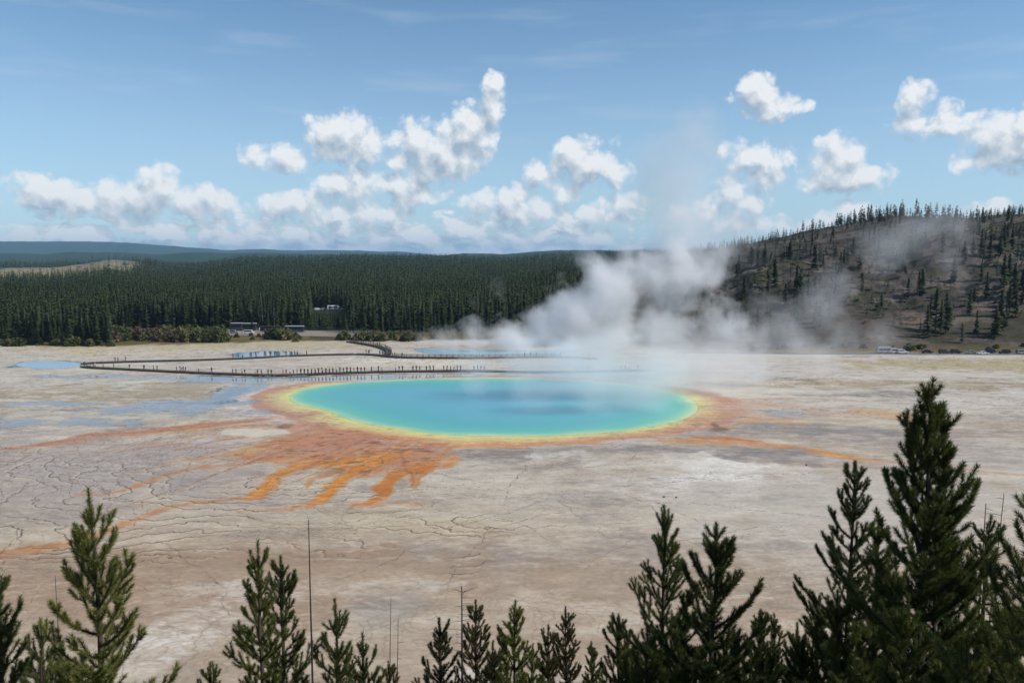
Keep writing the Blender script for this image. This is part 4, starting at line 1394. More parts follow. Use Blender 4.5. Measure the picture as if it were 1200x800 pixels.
def scatter_forest():
    Vs, Fs, off = [], [], 0
    TV, TF = [], []
    protos = {}
    for key, n in (('a', 70), ('b', 34), ('c', 16)):
        protos[key] = [far_tree_arrays(np.random.default_rng(900 + i), 1.0, .27 * (1 + .5 * (key == 'c')), n, .10, .35) for i in range(6)]

    def add(xs, ys, hs, key, wsc=1.0):
        nonlocal off
        zs = height(xs, ys)
        k = frng.integers(0, 6, len(xs)); a = frng.random(len(xs)) * 6.28
        for v in range(6):
            m = np.where(k == v)[0]
            if not len(m): continue
            PV, PF = protos[key][v]
            c_, s_ = np.cos(a[m]), np.sin(a[m]); h = hs[m]
            ws = h * wsc
            VX = (PV[None, :, 0] * c_[:, None] - PV[None, :, 1] * s_[:, None]) * ws[:, None] + xs[m][:, None]
            VY = (PV[None, :, 0] * s_[:, None] + PV[None, :, 1] * c_[:, None]) * ws[:, None] + ys[m][:, None]
            VZ = PV[None, :, 2] * h[:, None] + zs[m][:, None] - .2
            VV = np.stack([VX, VY, VZ], -1).reshape(-1, 3)
            FF = (PF[None] + (np.arange(len(m)) * len(PV))[:, None, None]).reshape(-1, 3)
            Vs.append(VV); Fs.append(FF + off); off += len(VV)

    def grid(y0, y1, sp, tmin=-.74, tmax=.74):
        ys = np.arange(y0, y1, sp)
        xs, yy = [], []
        for y in ys:
            n = int((tmax - tmin) * y / sp)
            xs.append((tmin + (tmax - tmin) * (np.arange(n) + frng.random(n)) / n) * y)
            yy.append(y + (frng.random(n) - .5) * sp)
        return np.concatenate(xs), np.concatenate(yy)

    def keep(xs, ys):
        px = xs / ys * F_PX * CP + 600
        hillm = np.interp(xs, CREST_X, CREST_H) * (ys < 1300) > 14
        gap = (px > 364) & (px < 407) & (ys < 645) & (ys > 440)
        lot = (ys < 468) & (px > 130) & (px < 364)
        lot |= (ys < 455) & (px >= 364)
        lot |= (ys < 392)
        # meadow and scree on the left distance
        d1 = (px < 178 + 60 * (frng.random(len(xs)) - .5)) & (ys > 1130 + 120 * frng.random(len(xs))) & (ys < 2330)
        d2 = ((px - 133) / 44) ** 2 + ((ys - 2320) / 330) ** 2 < 1
        m = ~(hillm | (gap & (ys > 585)) | lot | ((d1 | d2) & (frng.random(len(xs)) < .97)))
        return xs[m], ys[m], gap[m]

    xs, ys, gp = keep(*grid(393, 760, 3.7)); hs = 6.5 + 13.5 * frng.random(len(xs)) ** .75; hs[gp] = np.minimum(hs[gp], np.maximum(3.5, ys[gp] * (302 - 367) / F_PX - height(xs[gp], ys[gp]))); add(xs, ys, hs, 'a')
    q = np.where((ys < 640) & (frng.random(len(xs)) < .34) & ~gp)[0]
    for i in q:
        z0 = float(height(xs[i:i + 1], ys[i:i + 1])[0]); h = hs[i] * frng.uniform(.75, 1.12); r = .17
        o_ = len(TV) ; dx, dy = frng.uniform(-1.3, 1.3, 2)
        for k in range(3):
            TV.append((xs[i] + dx + r * math.cos(k * 2.09), ys[i] + dy + r * math.sin(k * 2.09), z0))
        TV.append((xs[i] + dx * 1.2, ys[i] + dy * 1.2, z0 + h))
        TF += [(o_, o_ + 1, o_ + 3), (o_ + 1, o_ + 2, o_ + 3), (o_ + 2, o_, o_ + 3)]
    xs, ys, gp = keep(*grid(760, 1500, 7.0)); add(xs, ys, 8 + 12 * frng.random(len(xs)), 'b', 1.1)
    xs, ys, gp = keep(*grid(1500, 3400, 17.0)); add(xs, ys, frng.uniform(13, 24, len(xs)), 'c', 1.4)
    # crest and back of the burnt hill, thin growth on its face
    xs, ys = grid(520, 760, 5.2, .08, .74)
    cr_ = np.interp(xs, CREST_X, CREST_H)
    m = (cr_ > 12) & (frng.random(len(xs)) < np.where(ys > 570, .95, .8) * (.25 + .75 * sstep(fbm(xs * .05 + 2, ys * .03, 3), .38, .58))); xs, ys = xs[m], ys[m]
    pk = np.exp(-((xs - 300) / 45.0) ** 2); add(xs, ys, 2.0 + (6.0 + 5.5 * pk) * frng.random(len(xs)) ** 1.8, 'a', 1.4)
    xs, ys = grid(372, 560, 5.0, .18, .74)
    dn = fbm(xs * .02 + 1, ys * .03 + 4, 3)
    m = frng.random(len(xs)) < np.clip(sstep(dn, .34, .58) * .8 + .5 * np.exp(-((xs - 330) / 40.0) ** 2) * sstep(dn, .3, .5) + .45 * sstep(ys, 440, 500) * (1 - sstep(xs, 190, 260)), 0, .95) * sstep(ys, 365, 440); xs, ys = xs[m], ys[m]
    add(xs, ys, 1.0 + 8.0 * frng.random(len(xs)) ** 1.8, 'b', 1.7)
    Fa = np.concatenate(Fs); Tn = np.array(TF) + off
    return mesh_np('forest', np.concatenate(Vs + [np.array(TV)]), np.concatenate([Fa, Tn]), mat_index=np.concatenate([np.zeros(len(Fa), int), np.ones(len(Tn), int)]))


fm = scatter_forest()
tag(link('forest', fm, [M_FAR_NEEDLE, M_DEADWOOD]), 'dense dark pine forest covering the plain to the far ridges', 'forest', kind='stuff')

# ------------------------------------------------------------------ scrub along the forest edge


def bush_mesh(seed, n=170):
    rng = np.random.default_rng(seed)
    th = rng.random(n) * 6.28; u = rng.random(n); r = (.35 + .65 * rng.random(n) ** .5)
    lump = .75 + .35 * np.sin(th * 3 + seed) * rng.random(n)
    c = np.stack([np.cos(th) * r * .6 * lump * (1 - .5 * u ** 2), np.sin(th) * r * .6 * lump * (1 - .5 * u ** 2), u * (.95 - .35 * r ** 2) + .04], 1)
    d1 = rng.normal(size=(n, 3)); d1 /= np.linalg.norm(d1, axis=1)[:, None]
    d1[:, 2] += .5
    d2 = np.cross(d1, rng.normal(size=(n, 3))); d2 /= np.linalg.norm(d2, axis=1)[:, None]
    s = (.10 + .10 * rng.random(n))[:, None]
    V = np.stack([c + d1 * s, c - d1 * s * .5 + d2 * s * .6, c - d1 * s * .5 - d2 * s * .6], 1).reshape(-1, 3)
    return mesh_np('shrub', V, np.arange(len(V)).reshape(-1, 3))


BUSH = []
for mi, mt in enumerate((M_SCRUB, M_SCRUB_RED, M_SCRUB_GREEN)):
    for q in range(3):
        me = bush_mesh(50 + q + 10 * mi); me.materials.append(mt); BUSH.append((mi, me))
LABB = {0: ('olive brown', 'olive brown shrub in the scrub belt between the sinter and the forest'), 1: ('russet', 'russet willow shrub in the scrub belt before the forest'), 2: ('green', 'low green shrub in the scrub belt before the forest')}


def shrub(px, py, h, wsc, kinds, lab=None, grp=None):
    x, y = at(px, py)
    mi, me = hr.choice([b_ for b_ in BUSH if b_[0] in kinds])
    o = bpy.data.objects.new('shrub', me); COL.objects.link(o)
    o.location = (x, y, gz(x, y) - .1); o.scale = (h * wsc, h * wsc, h); o.rotation_euler = (0, 0, hr.uniform(0, 6))
    tag(o, lab or LABB[mi][1], 'shrub', grp or (LABB[mi][0] + ' scrub at the forest edge'))


for i in range(120):
    px = hr.uniform(128, 352)
    if 264 < px < 308 and i % 3: continue
    k = (0, 1) if 150 < px < 235 else (0, 2) if px > 320 else (0, 0, 1, 2)
    shrub(px, hr.uniform(392, 401), hr.uniform(1.4, 2.6) if 264 < px < 308 else hr.uniform(3.5, 6.5) if px < 335 else hr.uniform(2, 3.5), hr.uniform(1.0, 1.5), k)
for i in range(26):
    shrub(hr.uniform(215, 262), hr.uniform(397, 401), hr.uniform(5.5, 8), 1.1, (2, 0), 'tall dark green shrub in the clump left of the parked campers', 'shrub clump left of the campers')
for i in range(34):
    shrub(hr.uniform(-4, 132), hr.uniform(402.5, 406), hr.uniform(1.2, 4.5), hr.uniform(1.0, 1.6), (2, 0), 'lighter shrub at the foot of the near pine clump at far left', 'shrubs under the far left pines')
for i in range(26):
    shrub(hr.uniform(398, 520), hr.uniform(397, 400), hr.uniform(2, 5), 1.3, (0, 2), 'mixed shrub by the descending boardwalk under the pines', 'shrubs by the descending boardwalk')
for i in range(24):
    shrub(hr.uniform(840, 1210), hr.uniform(408.5, 411), hr.uniform(1.0, 2.6), 1.6, (0, 2), 'dark low shrub at the foot of the burnt hill', 'shrubs at the foot of the hill')
for px, py in [(778, 582.5), (792.5, 583), (945, 545), (1118, 418.8)]:
    x, y = at(px, py)
    bm = bmesh.new(); bmesh.ops.create_icosphere(bm, subdivisions=2, radius=.17)
    for v in bm.verts: v.co *= 1 + hr.uniform(-.2, .2); v.co.z *= .8
    me = bpy.data.meshes.new('rock'); bm.to_mesh(me); bm.free()
    tag(link('rock', me, [M_ROCK], loc=(x, y, GZ + .1)), 'small dark rock lying alone on the pale sinter', 'rock', 'dark rocks on the sinter')

# ------------------------------------------------------------------ foreground lodgepole pines


def pine_skeleton(rng, H, spread, top_open, lean=(0, 0), depth_full=None, up=0.0):
    """returns (wood tubes [(pts, radii)], shoots [pts]) with the base at the origin"""
    wood, shoots = [], []
    zz = np.linspace(0, H, 14)
    wob = np.cumsum(rng.normal(0, .012, (14, 2)), 0)
    tx = wob[:, 0] + lean[0] * (zz / H) ** 1.5; ty = wob[:, 1] + lean[1] * (zz / H) ** 1.5
    tx -= tx[0]; ty -= ty[0]
    tp = np.stack([tx, ty, zz], 1)
    wood.append((tp, np.interp(zz, [0, H * .9, H], [.011 * H + .02, .018, .008])))
    ax = lambda z: np.array([np.interp(z, zz, tx), np.interp(z, zz, ty), z])
    ls = rng.uniform(.55, .8)
    shoots.append(np.array([ax(H - ls), ax(H - ls * .5), ax(H + .02)]))
    if rng.random() < .8: shoots.append(np.array([ax(H - ls - .7), ax(H - ls)]))
    d = ls * rng.uniform(.55, .9)
    while d < H * .93:
        nb = rng.integers(4, 6)
        a0 = rng.random() * 6.28
        for k in range(nb):
            dk = d + rng.normal(0, .05)
            if dk >= H * .95: continue
            if dk > .8 and rng.random() < .13: continue
            L = (spread * dk ** .82 + .16) * rng.uniform(.55, 1.25)
            a = a0 + k * 6.283 / nb + rng.normal(0, .22)
            e0 = math.radians(np.interp(dk, [0, 1.0, 3, 6], [60, 48, 32, 14]) + rng.normal(0, 7)) + up
            e1 = math.radians(np.interp(dk, [0, 1.5, 4, 7], [82, 76, 66, 50]) + rng.normal(0, 8)) + up * .5
            n = 7
            s = np.linspace(0, 1, n)
            el = e0 + (e1 - e0) * s ** 1.3
            st = L / (n - 1)
            pts = [ax(H - dk)]
            aa = a
            for i in range(n - 1):
                aa += rng.normal(0, .06)
                pts.append(pts[-1] + st * np.array([math.cos(aa) * math.cos(el[i]), math.sin(aa) * math.cos(el[i]), math.sin(el[i])]))
            pts = np.array(pts)
            wood.append((pts, np.linspace(.008 + .011 * L, .004, n)))
            # foliage keeps to the outer part of the limb
            bare = np.clip((L - 1.0) / L, 0, .45) * rng.uniform(.6, 1.0)
            i0 = int(bare * (n - 1))
            shoots.append(pts[i0:])
            # side shoots, upswept
            pos = L - rng.uniform(.16, .26)
            side = 1
            while pos > max(.12, L * .22):
                f = pos / L * (n - 1); i = min(int(f), n - 2)
                p0 = pts[i] + (pts[i + 1] - pts[i]) * (f - i)
                t0 = (pts[i + 1] - pts[i]) / st
                lat = np.cross(t0, (0, 0, 1.0)); lat /= np.linalg.norm(lat) + 1e-9
                for side in (1, -1):
                    if rng.random() < .18: continue
                    sl = (.15 + .30 * (L - pos) ** .8) * rng.uniform(.7, 1.25)
                    sl = min(sl, .85)
                    dr = t0 * .75 + lat * side * .75 * rng.uniform(.6, 1.2) + np.array([0, 0, rng.uniform(-.1, .35)])
                    dr /= np.linalg.norm(dr)
                    q1 = p0 + dr * sl * .5
                    dr2 = dr + np.array([0, 0, .5]); dr2 /= np.linalg.norm(dr2)
                    q2 = q1 + dr2 * sl * .5
                    wood.append((np.array([p0, q1, q2]), np.array([.006, .005, .003])))
                    shoots.append(np.array([p0 + (q1 - p0) * .25, q1, q2]))
                    if sl > .5 and rng.random() < .8:
                        l2 = np.cross(dr, (0, 0, 1.0))
                        for s2 in (1, -1):
                            d3 = dr * .8 + l2 * s2 * .7 + np.array([0, 0, .25]); d3 /= np.linalg.norm(d3)
                            q3 = q1 + d3 * sl * .45
                            wood.append((np.array([q1, q3]), np.array([.004, .003])))
                            shoots.append(np.array([q1, q3]))
                pos -= rng.uniform(.18, .28)
        d += rng.uniform(.26, .40) * top_open
    return wood, shoots


def needle_mesh(rng, shoots, ln, wd, dens):
    P0, T0 = [], []
    for s in shoots:
        seg = np.diff(s, axis=0); L = np.linalg.norm(seg, axis=1)
        tot = L.sum()
        if tot < .02: continue
        n = max(6, int(dens * 1.7 * tot))
        u = np.sort(rng.random(n)) * tot
        cum = np.concatenate([[0], np.cumsum(L)])
        i = np.clip(np.searchsorted(cum, u) - 1, 0, len(L) - 1)
        f = (u - cum[i]) / L[i]
        P0.append(s[i] + seg[i] * f[:, None]); T0.append(seg[i] / L[i][:, None])
        ne = max(4, int(dens * .05))
        P0.append(np.repeat(s[-1:], ne, 0)); T0.append(np.repeat((seg[-1] / L[-1])[None] * 2.2, ne, 0))
    P0 = np.concatenate(P0); T0 = np.concatenate(T0)
    n = len(P0)
    r = rng.normal(size=(n, 3)); tn = T0 / np.linalg.norm(T0, axis=1)[:, None]
    r -= tn * (r * tn).sum(1)[:, None]; r /= np.linalg.norm(r, axis=1)[:, None] + 1e-9
    d = T0 * .85 + r * (.75 + .35 * rng.random(n))[:, None]
    d /= np.linalg.norm(d, axis=1)[:, None]
    sd_ = np.cross(d, rng.normal(size=(n, 3))); sd_ /= np.linalg.norm(sd_, axis=1)[:, None] + 1e-9
    l = (ln * 1.36 * rng.uniform(.7, 1.15, n))[:, None]
    w_ = wd * .62
    V = np.stack([P0 - sd_ * w_, P0 + sd_ * w_, P0 + d * l + sd_ * w_ * .4], 1).reshape(-1, 3)
    return mesh_np('crown', V, np.arange(len(V)).reshape(-1, 3))


def wood_mesh(wood, seg=5):
    Vs, Fs, off = [], [], 0
    for pts, rad in wood:
        n = len(pts)
        t = np.gradient(pts, axis=0); t /= np.linalg.norm(t, axis=1)[:, None] + 1e-9
        ref = np.where(np.abs(t[:, 2:3]) > .9, np.array([[1.0, 0, 0]]), np.array([[0, 0, 1.0]]))
        a = np.cross(t, ref); a /= np.linalg.norm(a, axis=1)[:, None] + 1e-9
        b_ = np.cross(t, a)
        ph = np.arange(seg) * 2 * math.pi / seg
        V = pts[:, None] + (a[:, None] * np.cos(ph)[None, :, None] + b_[:, None] * np.sin(ph)[None, :, None]) * np.asarray(rad)[:, None, None]
        Vs.append(V.reshape(-1, 3))
        i = np.arange(n - 1)[:, None] * seg + np.arange(seg)[None]
        j = np.arange(n - 1)[:, None] * seg + (np.arange(seg)[None] + 1) % seg
        Fs.append(np.stack([i, j, j + seg, i + seg], -1).reshape(-1, 4) + off)
        off += n * seg
    return mesh_np('trunk', np.concatenate(Vs), np.concatenate(Fs), smooth=True)


def pine(px, py, Yd, spread, seed, label, mat=M_NEEDLE, dens=420, ln=.062, wd=.0065, open_=1.0, forks=(), up=0.0, group=None, lean=(0, 0), height_px=None):
    rng = np.random.default_rng(seed)
    x, y, z = at_depth(px, py, Yd)
    x -= lean[0]; y -= lean[1]
    g = gz(x, y) - .1
    H = z - g
    wood, shoots = pine_skeleton(rng, H, spread, open_, lean, up=up)
    for (dx, dy, h2, sp2) in forks:
        w2, s2 = pine_skeleton(rng, h2, sp2, open_, (0, 0), up=up)
        base = np.array([lean[0] + dx, lean[1] + dy, H - dx * 0 - h2 - (H - h2) * 0])
        base[2] = forks_top(H, h2, px, py, dx)
        w2[0] = (w2[0][0], w2[0][1] * np.concatenate([[.12, .3], np.linspace(.45, 1, len(w2[0][1]) - 2)]))
        wood += [(p + base, r) for p, r in w2]; shoots += [s + base for s in s2]
        wood.append((np.array([[lean[0] * .5, lean[1] * .5, base[2] - .5], base * [.6, .6, 1] - [0, 0, .2], base]), np.array([.03, .028, .025])))
    root = tag(empty('pine_tree', (x, y, g)), label, 'tree', group)
    cm = needle_mesh(rng, shoots, ln, wd, dens); cm.materials.append(mat)
    tm = wood_mesh(wood); tm.materials.append(M_BARK)
    for nm, me in (('crown', cm), ('trunk', tm)):
        o = bpy.data.objects.new(nm, me); o.parent = root; COL.objects.link(o)
    return root


def forks_top(H, h2, px, py, dx):
    return H - h2 - .42


G_FG = 'young pines on the overlook slope'
pine(105, 574, 12.0, 0.37, 11, 'bright green young pine with one thick leading shoot at the lower left', M_NEEDLE_LIGHT, 430, .066, .007)
pine(-8, 668, 12.5, 0.40, 12, 'pine cut by the left edge of the picture', M_NEEDLE, 420)
pine(40, 728, 15.5, 0.37, 13, 'small dark pine between the left edge tree and the bright green pine', M_NEEDLE, 400)
pine(301, 636, 15.0, 0.29, 14, 'slim pointed green pine, taller of the touching pair by the bare pole', M_NEEDLE_LIGHT, 420, .062, .007)
pine(327, 655, 15.6, 0.36, 15, 'slim pine just left of the tall bare pole, shorter of the touching pair', M_NEEDLE, 400, .060, .007)
pine(246, 778, 17.0, 0.38, 16, 'top of a small pine left of the slim touching pair', M_NEEDLE, 380, .06, .008)
pine(397, 705, 15.2, 0.37, 17, 'thin open topped pine right of the tall bare pole', M_NEEDLE, 400, .06, .007, open_=1.3)
pine(421, 745, 17.0, 0.34, 18, 'short pine close to the right of the thin open topped one', M_NEEDLE, 380, .06, .008)
pine(455, 776, 19.0, 0.33, 19, 'tiny pine top under the pair of thin dead sticks', M_NEEDLE_BROWN, 360, .06, .009)
pine(517, 725, 20.0, 0.40, 20, 'bronzed broad pine at the left of the middle row', M_NEEDLE_BROWN, 380, .06, .009)
pine(558, 706, 21.0, 0.33, 21, 'narrow bronzed pine beside the ragged dead trunk', M_NEEDLE_BROWN, 380, .06, .009)
pine(601, 704, 19.5, 0.36, 22, 'yellowish green pine in the centre of the middle row', M_NEEDLE_LIGHT, 380, .062, .009)
pine(643, 733, 21.0, 0.34, 23, 'dull olive pine right of the yellowish central one', M_NEEDLE_BROWN, 380, .06, .009)
pine(664, 712, 21.6, 0.32, 24, 'slender bronzed pine at the right end of the middle row', M_NEEDLE_BROWN, 380, .06, .009)
pine(692, 753, 23.0, 0.29, 25, 'smallest pine, alone before the pale ground right of the middle row', M_NEEDLE, 360, .06, .010)
pine(725, 722, 17.0, 0.37, 26, 'dark short pine at the left foot of the tall open pine', M_NEEDLE_DARK, 420, .06, .008)
pine(779, 593, 16.0, 0.40, 27, 'tall open pine with upcurved limbs right of the picture middle', M_NEEDLE, 420, .060, .007, open_=1.15, up=.12)
pine(834, 615, 14.0, 0.50, 28, 'stout dark pine with fat blunt shoots right of the tall open pine', M_NEEDLE_DARK, 460, .070, .008, open_=1.2)
pine(890, 715, 19.0, 0.33, 29, 'dim pine in the shaded gap, left of three', M_NEEDLE_DARK, 380, .06, .009)
pine(908, 722, 20.0, 0.31, 30, 'dim pine in the shaded gap, middle of three', M_NEEDLE_DARK, 380, .06, .009)
pine(931, 730, 18.0, 0.33, 31, 'dim pine in the shaded gap, right of three', M_NEEDLE_DARK, 380, .06, .009)
pine(1002, 543, 15.0, 0.37, 32, 'slim dark pine with a needle sharp top left of the biggest tree', M_NEEDLE_DARK, 440, .058, .007)
pine(1031, 605, 14.0, 0.28, 33, 'narrow dark pine squeezed between the slim pine and the biggest tree', M_NEEDLE_DARK, 440, .06, .007)
pine(1088, 447, 12.0, 0.46, 34, 'biggest pine, dark with a forked top, at the right', M_NEEDLE_DARK, 480, .070, .007, open_=1.25, forks=((.34, .1, 3.6, .30), (-.12, .05, 1.7, .24)), up=.16)
pine(1155, 605, 14.0, 0.34, 35, 'ragged black green spruce with a dead twiggy top right of the biggest tree', M_NEEDLE_DARK, 420, .05, .008, open_=.8, up=-.35)
pine(1226, 560, 10.0, 0.46, 36, 'pine whose limbs reach in from the right edge', M_NEEDLE, 420, .064, .006)
pine(1140, 752, 10.5, 0.48, 37, 'low yellow green pine in front of the spruce at the lower right', M_NEEDLE_LIGHT, 420, .07, .007, open_=.9)
pine(962, 700, 17.0, 0.34, 38, 'dark pine at the left foot of the slim sharp topped pine', M_NEEDLE_DARK, 400, .06, .008)
pine(1065, 700, 11.2, 0.40, 39, 'bushy green pine low in front of the biggest tree', M_NEEDLE, 440, .066, .007, open_=.9)
pine(760, 735, 14.5, 0.50, 40, 'low green pine filling in beneath the tall open pine', M_NEEDLE, 420, .066, .008)
pine(868, 745, 14.5, 0.48, 41, 'low green pine under the stout blunt one', M_NEEDLE, 420, .066, .008)

pine(985, 694, 14.2, .44, 51, 'dark filler pine low between the slim sharp topped pine and its left neighbour', M_NEEDLE_DARK, 440, .066, .008)
pine(1022, 716, 13.2, .46, 52, 'low dark pine directly under the slim sharp topped pine', M_NEEDLE, 440, .066, .008)
pine(1108, 650, 13.6, .44, 53, 'dark pine tucked behind the right side of the biggest tree', M_NEEDLE_DARK, 440, .066, .008)
pine(1186, 716, 12.6, .44, 54, 'dark low pine between the spruce and the right edge', M_NEEDLE_DARK, 440, .066, .008)
pine(803, 716, 15.0, .46, 55, 'low dark pine between the tall open pine and the stout one', M_NEEDLE_DARK, 440, .066, .008)
pine(735, 768, 15.4, .44, 56, 'lowest dark pine at the left foot of the tall open pine', M_NEEDLE, 420, .066, .008)
pine(942, 752, 14.6, .44, 57, 'low dark pine below the dim trio in the shaded gap', M_NEEDLE_DARK, 420, .066, .008)
pine(905, 764, 15.0, .44, 58, 'lowest pine in the shaded gap, under the middle of the dim trio', M_NEEDLE_DARK, 420, .066, .008)
pine(575, 752, 20.2, .42, 59, 'low bronzed pine filling between two pines of the middle row', M_NEEDLE_BROWN, 380, .06, .009)
pine(622, 757, 20.4, .42, 60, 'low olive pine at the right foot of the yellowish central one', M_NEEDLE, 380, .06, .009)


def pole(px, py, Yd, r, label, twigs=0, lean=0.0, seed=0, mat=M_DEADWOOD, tl=.25):
    rng = np.random.default_rng(seed)
    x, y, z = at_depth(px, py, Yd)
    g = gz(x - lean, y) - .1
    H = z - g
    zz = np.linspace(0, H, 9)
    pts = np.stack([lean * (zz / H) + np.cumsum(rng.normal(0, .004, 9)), np.zeros(9), zz], 1)
    wood = [(pts, np.linspace(r * 1.5, r * .35, 9))]
    for k in range(twigs):
        zt = H - .08 - rng.random() ** 1.4 * 2.2
        p0 = np.array([np.interp(zt, zz, pts[:, 0]), 0, zt]); a = rng.random() * 6.28
        l = tl * rng.uniform(.4, 1.2)
        p1 = p0 + l * .5 * np.array([math.cos(a), math.sin(a), .25]); p2 = p1 + l * .5 * np.array([math.cos(a + .4), math.sin(a + .4), .1])
        wood.append((np.array([p0, p1, p2]), np.array([.006, .005, .003])))
    me = wood_mesh(wood); me.materials.append(mat); me.name = 'dead_tree'
    tag(link('dead_tree', me, loc=(x - lean, y, g)), label, 'dead tree')


pole(361, 609, 14.5, .022, 'tall straight bare dead pole beside the slim touching pair', 0, 0, 1, M_CHARRED)
pole(541, 686, 20.5, .035, 'dead trunk with ragged twigs left of the narrow bronzed pine', 26, 0, 2, M_CHARRED, .35)
pole(459, 700, 19.0, .018, 'thin leaning dead stick above the tiny pine top', 4, .18, 3, M_DEADWOOD, .15)
pole(467, 724, 19.2, .018, 'shorter thin leaning dead stick right of the other one', 4, .16, 4, M_DEADWOOD, .15)
pole(65, 674, 14.5, .018, 'thin grey dead stick behind the left bright green pine', 5, .0, 5, M_DEADWOOD, .15)
pole(1154, 590, 14.0, .02, 'dead twiggy tip rising from the black green spruce', 22, 0, 6, M_DEADWOOD, .3)
pole(1177, 578, 14.2, .016, 'leaning dead twig right of the spruce top', 10, .30, 7, M_DEADWOOD, .22)

# ------------------------------------------------------------------ steam
def steam(name, label, blobs, k, scale, lo, hi, erode=.55, warp=.9):
    """closed hull round the billows, filled with an uneven volume. blobs: (px, py, depth, radius in px, weight)"""
    bl = []
    for px, py, Yw, r, wgt in blobs:
        x, y, z = at_depth(px, py, Yw)
        bl.append((x, y, z, r * Yw / F_PX, wgt))
    bm = bmesh.new()
    for x, y, z, r, wgt in bl:
        g = bmesh.ops.create_icosphere(bm, subdivisions=2, radius=r * 1.10, matrix=Matrix.Translation((x, y, z)))
    me = bpy.data.meshes.new(name); bm.to_mesh(me); bm.free()
    ob = bpy.data.objects.new(name, me); COL.objects.link(ob)
    md = ob.modifiers.new('hull', 'REMESH'); md.mode = 'VOXEL'; md.voxel_size = max(2.2, min(r for *_, r, _w in [(b_[0], b_[1], b_[2], b_[3], b_[4]) for b_ in bl]) * .22)
    dg = bpy.context.evaluated_depsgraph_get()
    me2 = bpy.data.meshes.new_from_object(ob.evaluated_get(dg))
    ob.modifiers.clear()
    ob.data = me2; me2.name = name
    m = bpy.data.materials.new(name + '_vapour'); m.use_nodes = True
    nt = m.node_tree; nt.nodes.clear()
    t = NT(nt)
    tc = t.n('ShaderNodeTexCoord'); P_ = tc.outputs['Object']
    wv = t.noise(P_, scale * .8, 4.0, .55, out='Color')
    P2 = t.v('ADD', P_, t.v('SCALE', t.v('SUBTRACT', wv, (.5, .5, .5)), s=warp / scale))
    acc = None
    for x, y, z, r, wgt in bl:
        d = t.v('LENGTH', t.v('SUBTRACT', P2, (x, y, z)))
        f = t.m('MULTIPLY', t.m('MULTIPLY_ADD', d, -1.0 / r, 1.0, clamp=True), wgt * 1.6)
        acc = f if acc is None else t.m('SMOOTH_MAX', acc, f, .15)
    nz = t.noise(P2, scale, 6.0, .62)
    dn = t.m('SUBTRACT', acc, t.m('MULTIPLY', t.smooth(t.m('SUBTRACT', 1.0, nz), lo, hi), erode))
    dn = t.m('MULTIPLY', t.m('MAXIMUM', dn, 0.0), k)
    # never reaches below the ground
    vol = t.n('ShaderNodeVolumePrincipled')
    vol.inputs['Color'].default_value = (1, 1, 1, 1)
    vol.inputs['Anisotropy'].default_value = .0
    t.L.new(dn, vol.inputs['Density'])
    out = t.n('ShaderNodeOutputMaterial')
    t.L.new(vol.outputs[0], out.inputs['Volume'])
    me2.materials.clear(); me2.materials.append(m)
    tag(ob, label, 'steam', kind='stuff')
    return ob


steam('crater_steam', 'thick white steam rising from the crater pool and leaning right', [
    (550, 409, 352, 30, .55), (610, 406, 352, 36, .65), (670, 405, 352, 40, .65), (735, 407, 350, 42, .6), (790, 408, 348, 40, .45), (495, 406, 362, 20, .35), (520, 405, 362, 26, .45), (560, 402, 364, 34, .55), (600, 396, 366, 40, .62), (640, 385, 370, 46, .8), (680, 368, 372, 55, .95), (715, 345, 376, 58, 1.0), (700, 318, 376, 42, .8), (655, 335, 380, 30, .38),
    (755, 320, 380, 55, .85), (800, 335, 384, 60, .6), (780, 385, 376, 60, .6), (720, 392, 372, 50, .75), (835, 300, 392, 50, .38), (790, 285, 384, 50, .5), (840, 370, 384, 50, .42), (650, 310, 384, 30, .3), (820, 320, 388, 58, .5), (740, 300, 380, 46, .6), (700, 408, 366, 46, .55), (770, 410, 366, 46, .45), (580, 345, 384, 20, .15), (560, 365, 384, 26, .18)],
    .19, .045, .33, .66, .70)
steam('crater_steam', 'faint upper column of steam thinning out against the blue sky', [
    (800, 262, 388, 66, .46), (792, 215, 388, 60, .38), (812, 172, 390, 52, .30), (772, 185, 390, 42, .22), (830, 140, 392, 40, .22), (760, 240, 388, 46, .26), (840, 225, 392, 46, .22), (870, 270, 395, 48, .25)],
    .085, .032, .30, .72, .32)
steam('spring_steam', 'thin bluish steam drifting off the right half of the blue spring', [
    (560, 440, 236, 50, .30), (612, 432, 236, 58, .50), (662, 425, 236, 64, .66), (715, 428, 234, 68, .78), (770, 432, 236, 70, .76), (825, 436, 242, 64, .62), (690, 455, 212, 62, .50), (622, 462, 210, 56, .42), (755, 458, 216, 62, .52), (885, 425, 255, 60, .45), (940, 415, 270, 56, .36), (820, 470, 222, 45, .32), (700, 400, 262, 50, .5), (790, 400, 270, 56, .5), (850, 400, 280, 56, .4)],
    .105, .060, .30, .70, .34)
steam('hill_steam', 'grey wisps of steam drifting across the burnt hill', [
    (930, 398, 348, 60, .55), (965, 365, 352, 50, .6), (985, 335, 355, 46, .5), (1020, 310, 356, 44, .36), (1050, 285, 358, 50, .5), (1085, 270, 360, 48, .62), (1120, 268, 360, 40, .5), (1110, 300, 360, 46, .42), (1075, 320, 358, 40, .3), (1040, 395, 340, 34, .32), (900, 360, 352, 46, .35), (980, 395, 346, 50, .5), (1130, 385, 342, 26, .22), (1036, 404, 328, 30, .42), (1010, 408, 326, 34, .4), (1060, 250, 362, 30, .3)],
    .042, .045, .32, .70, .46)

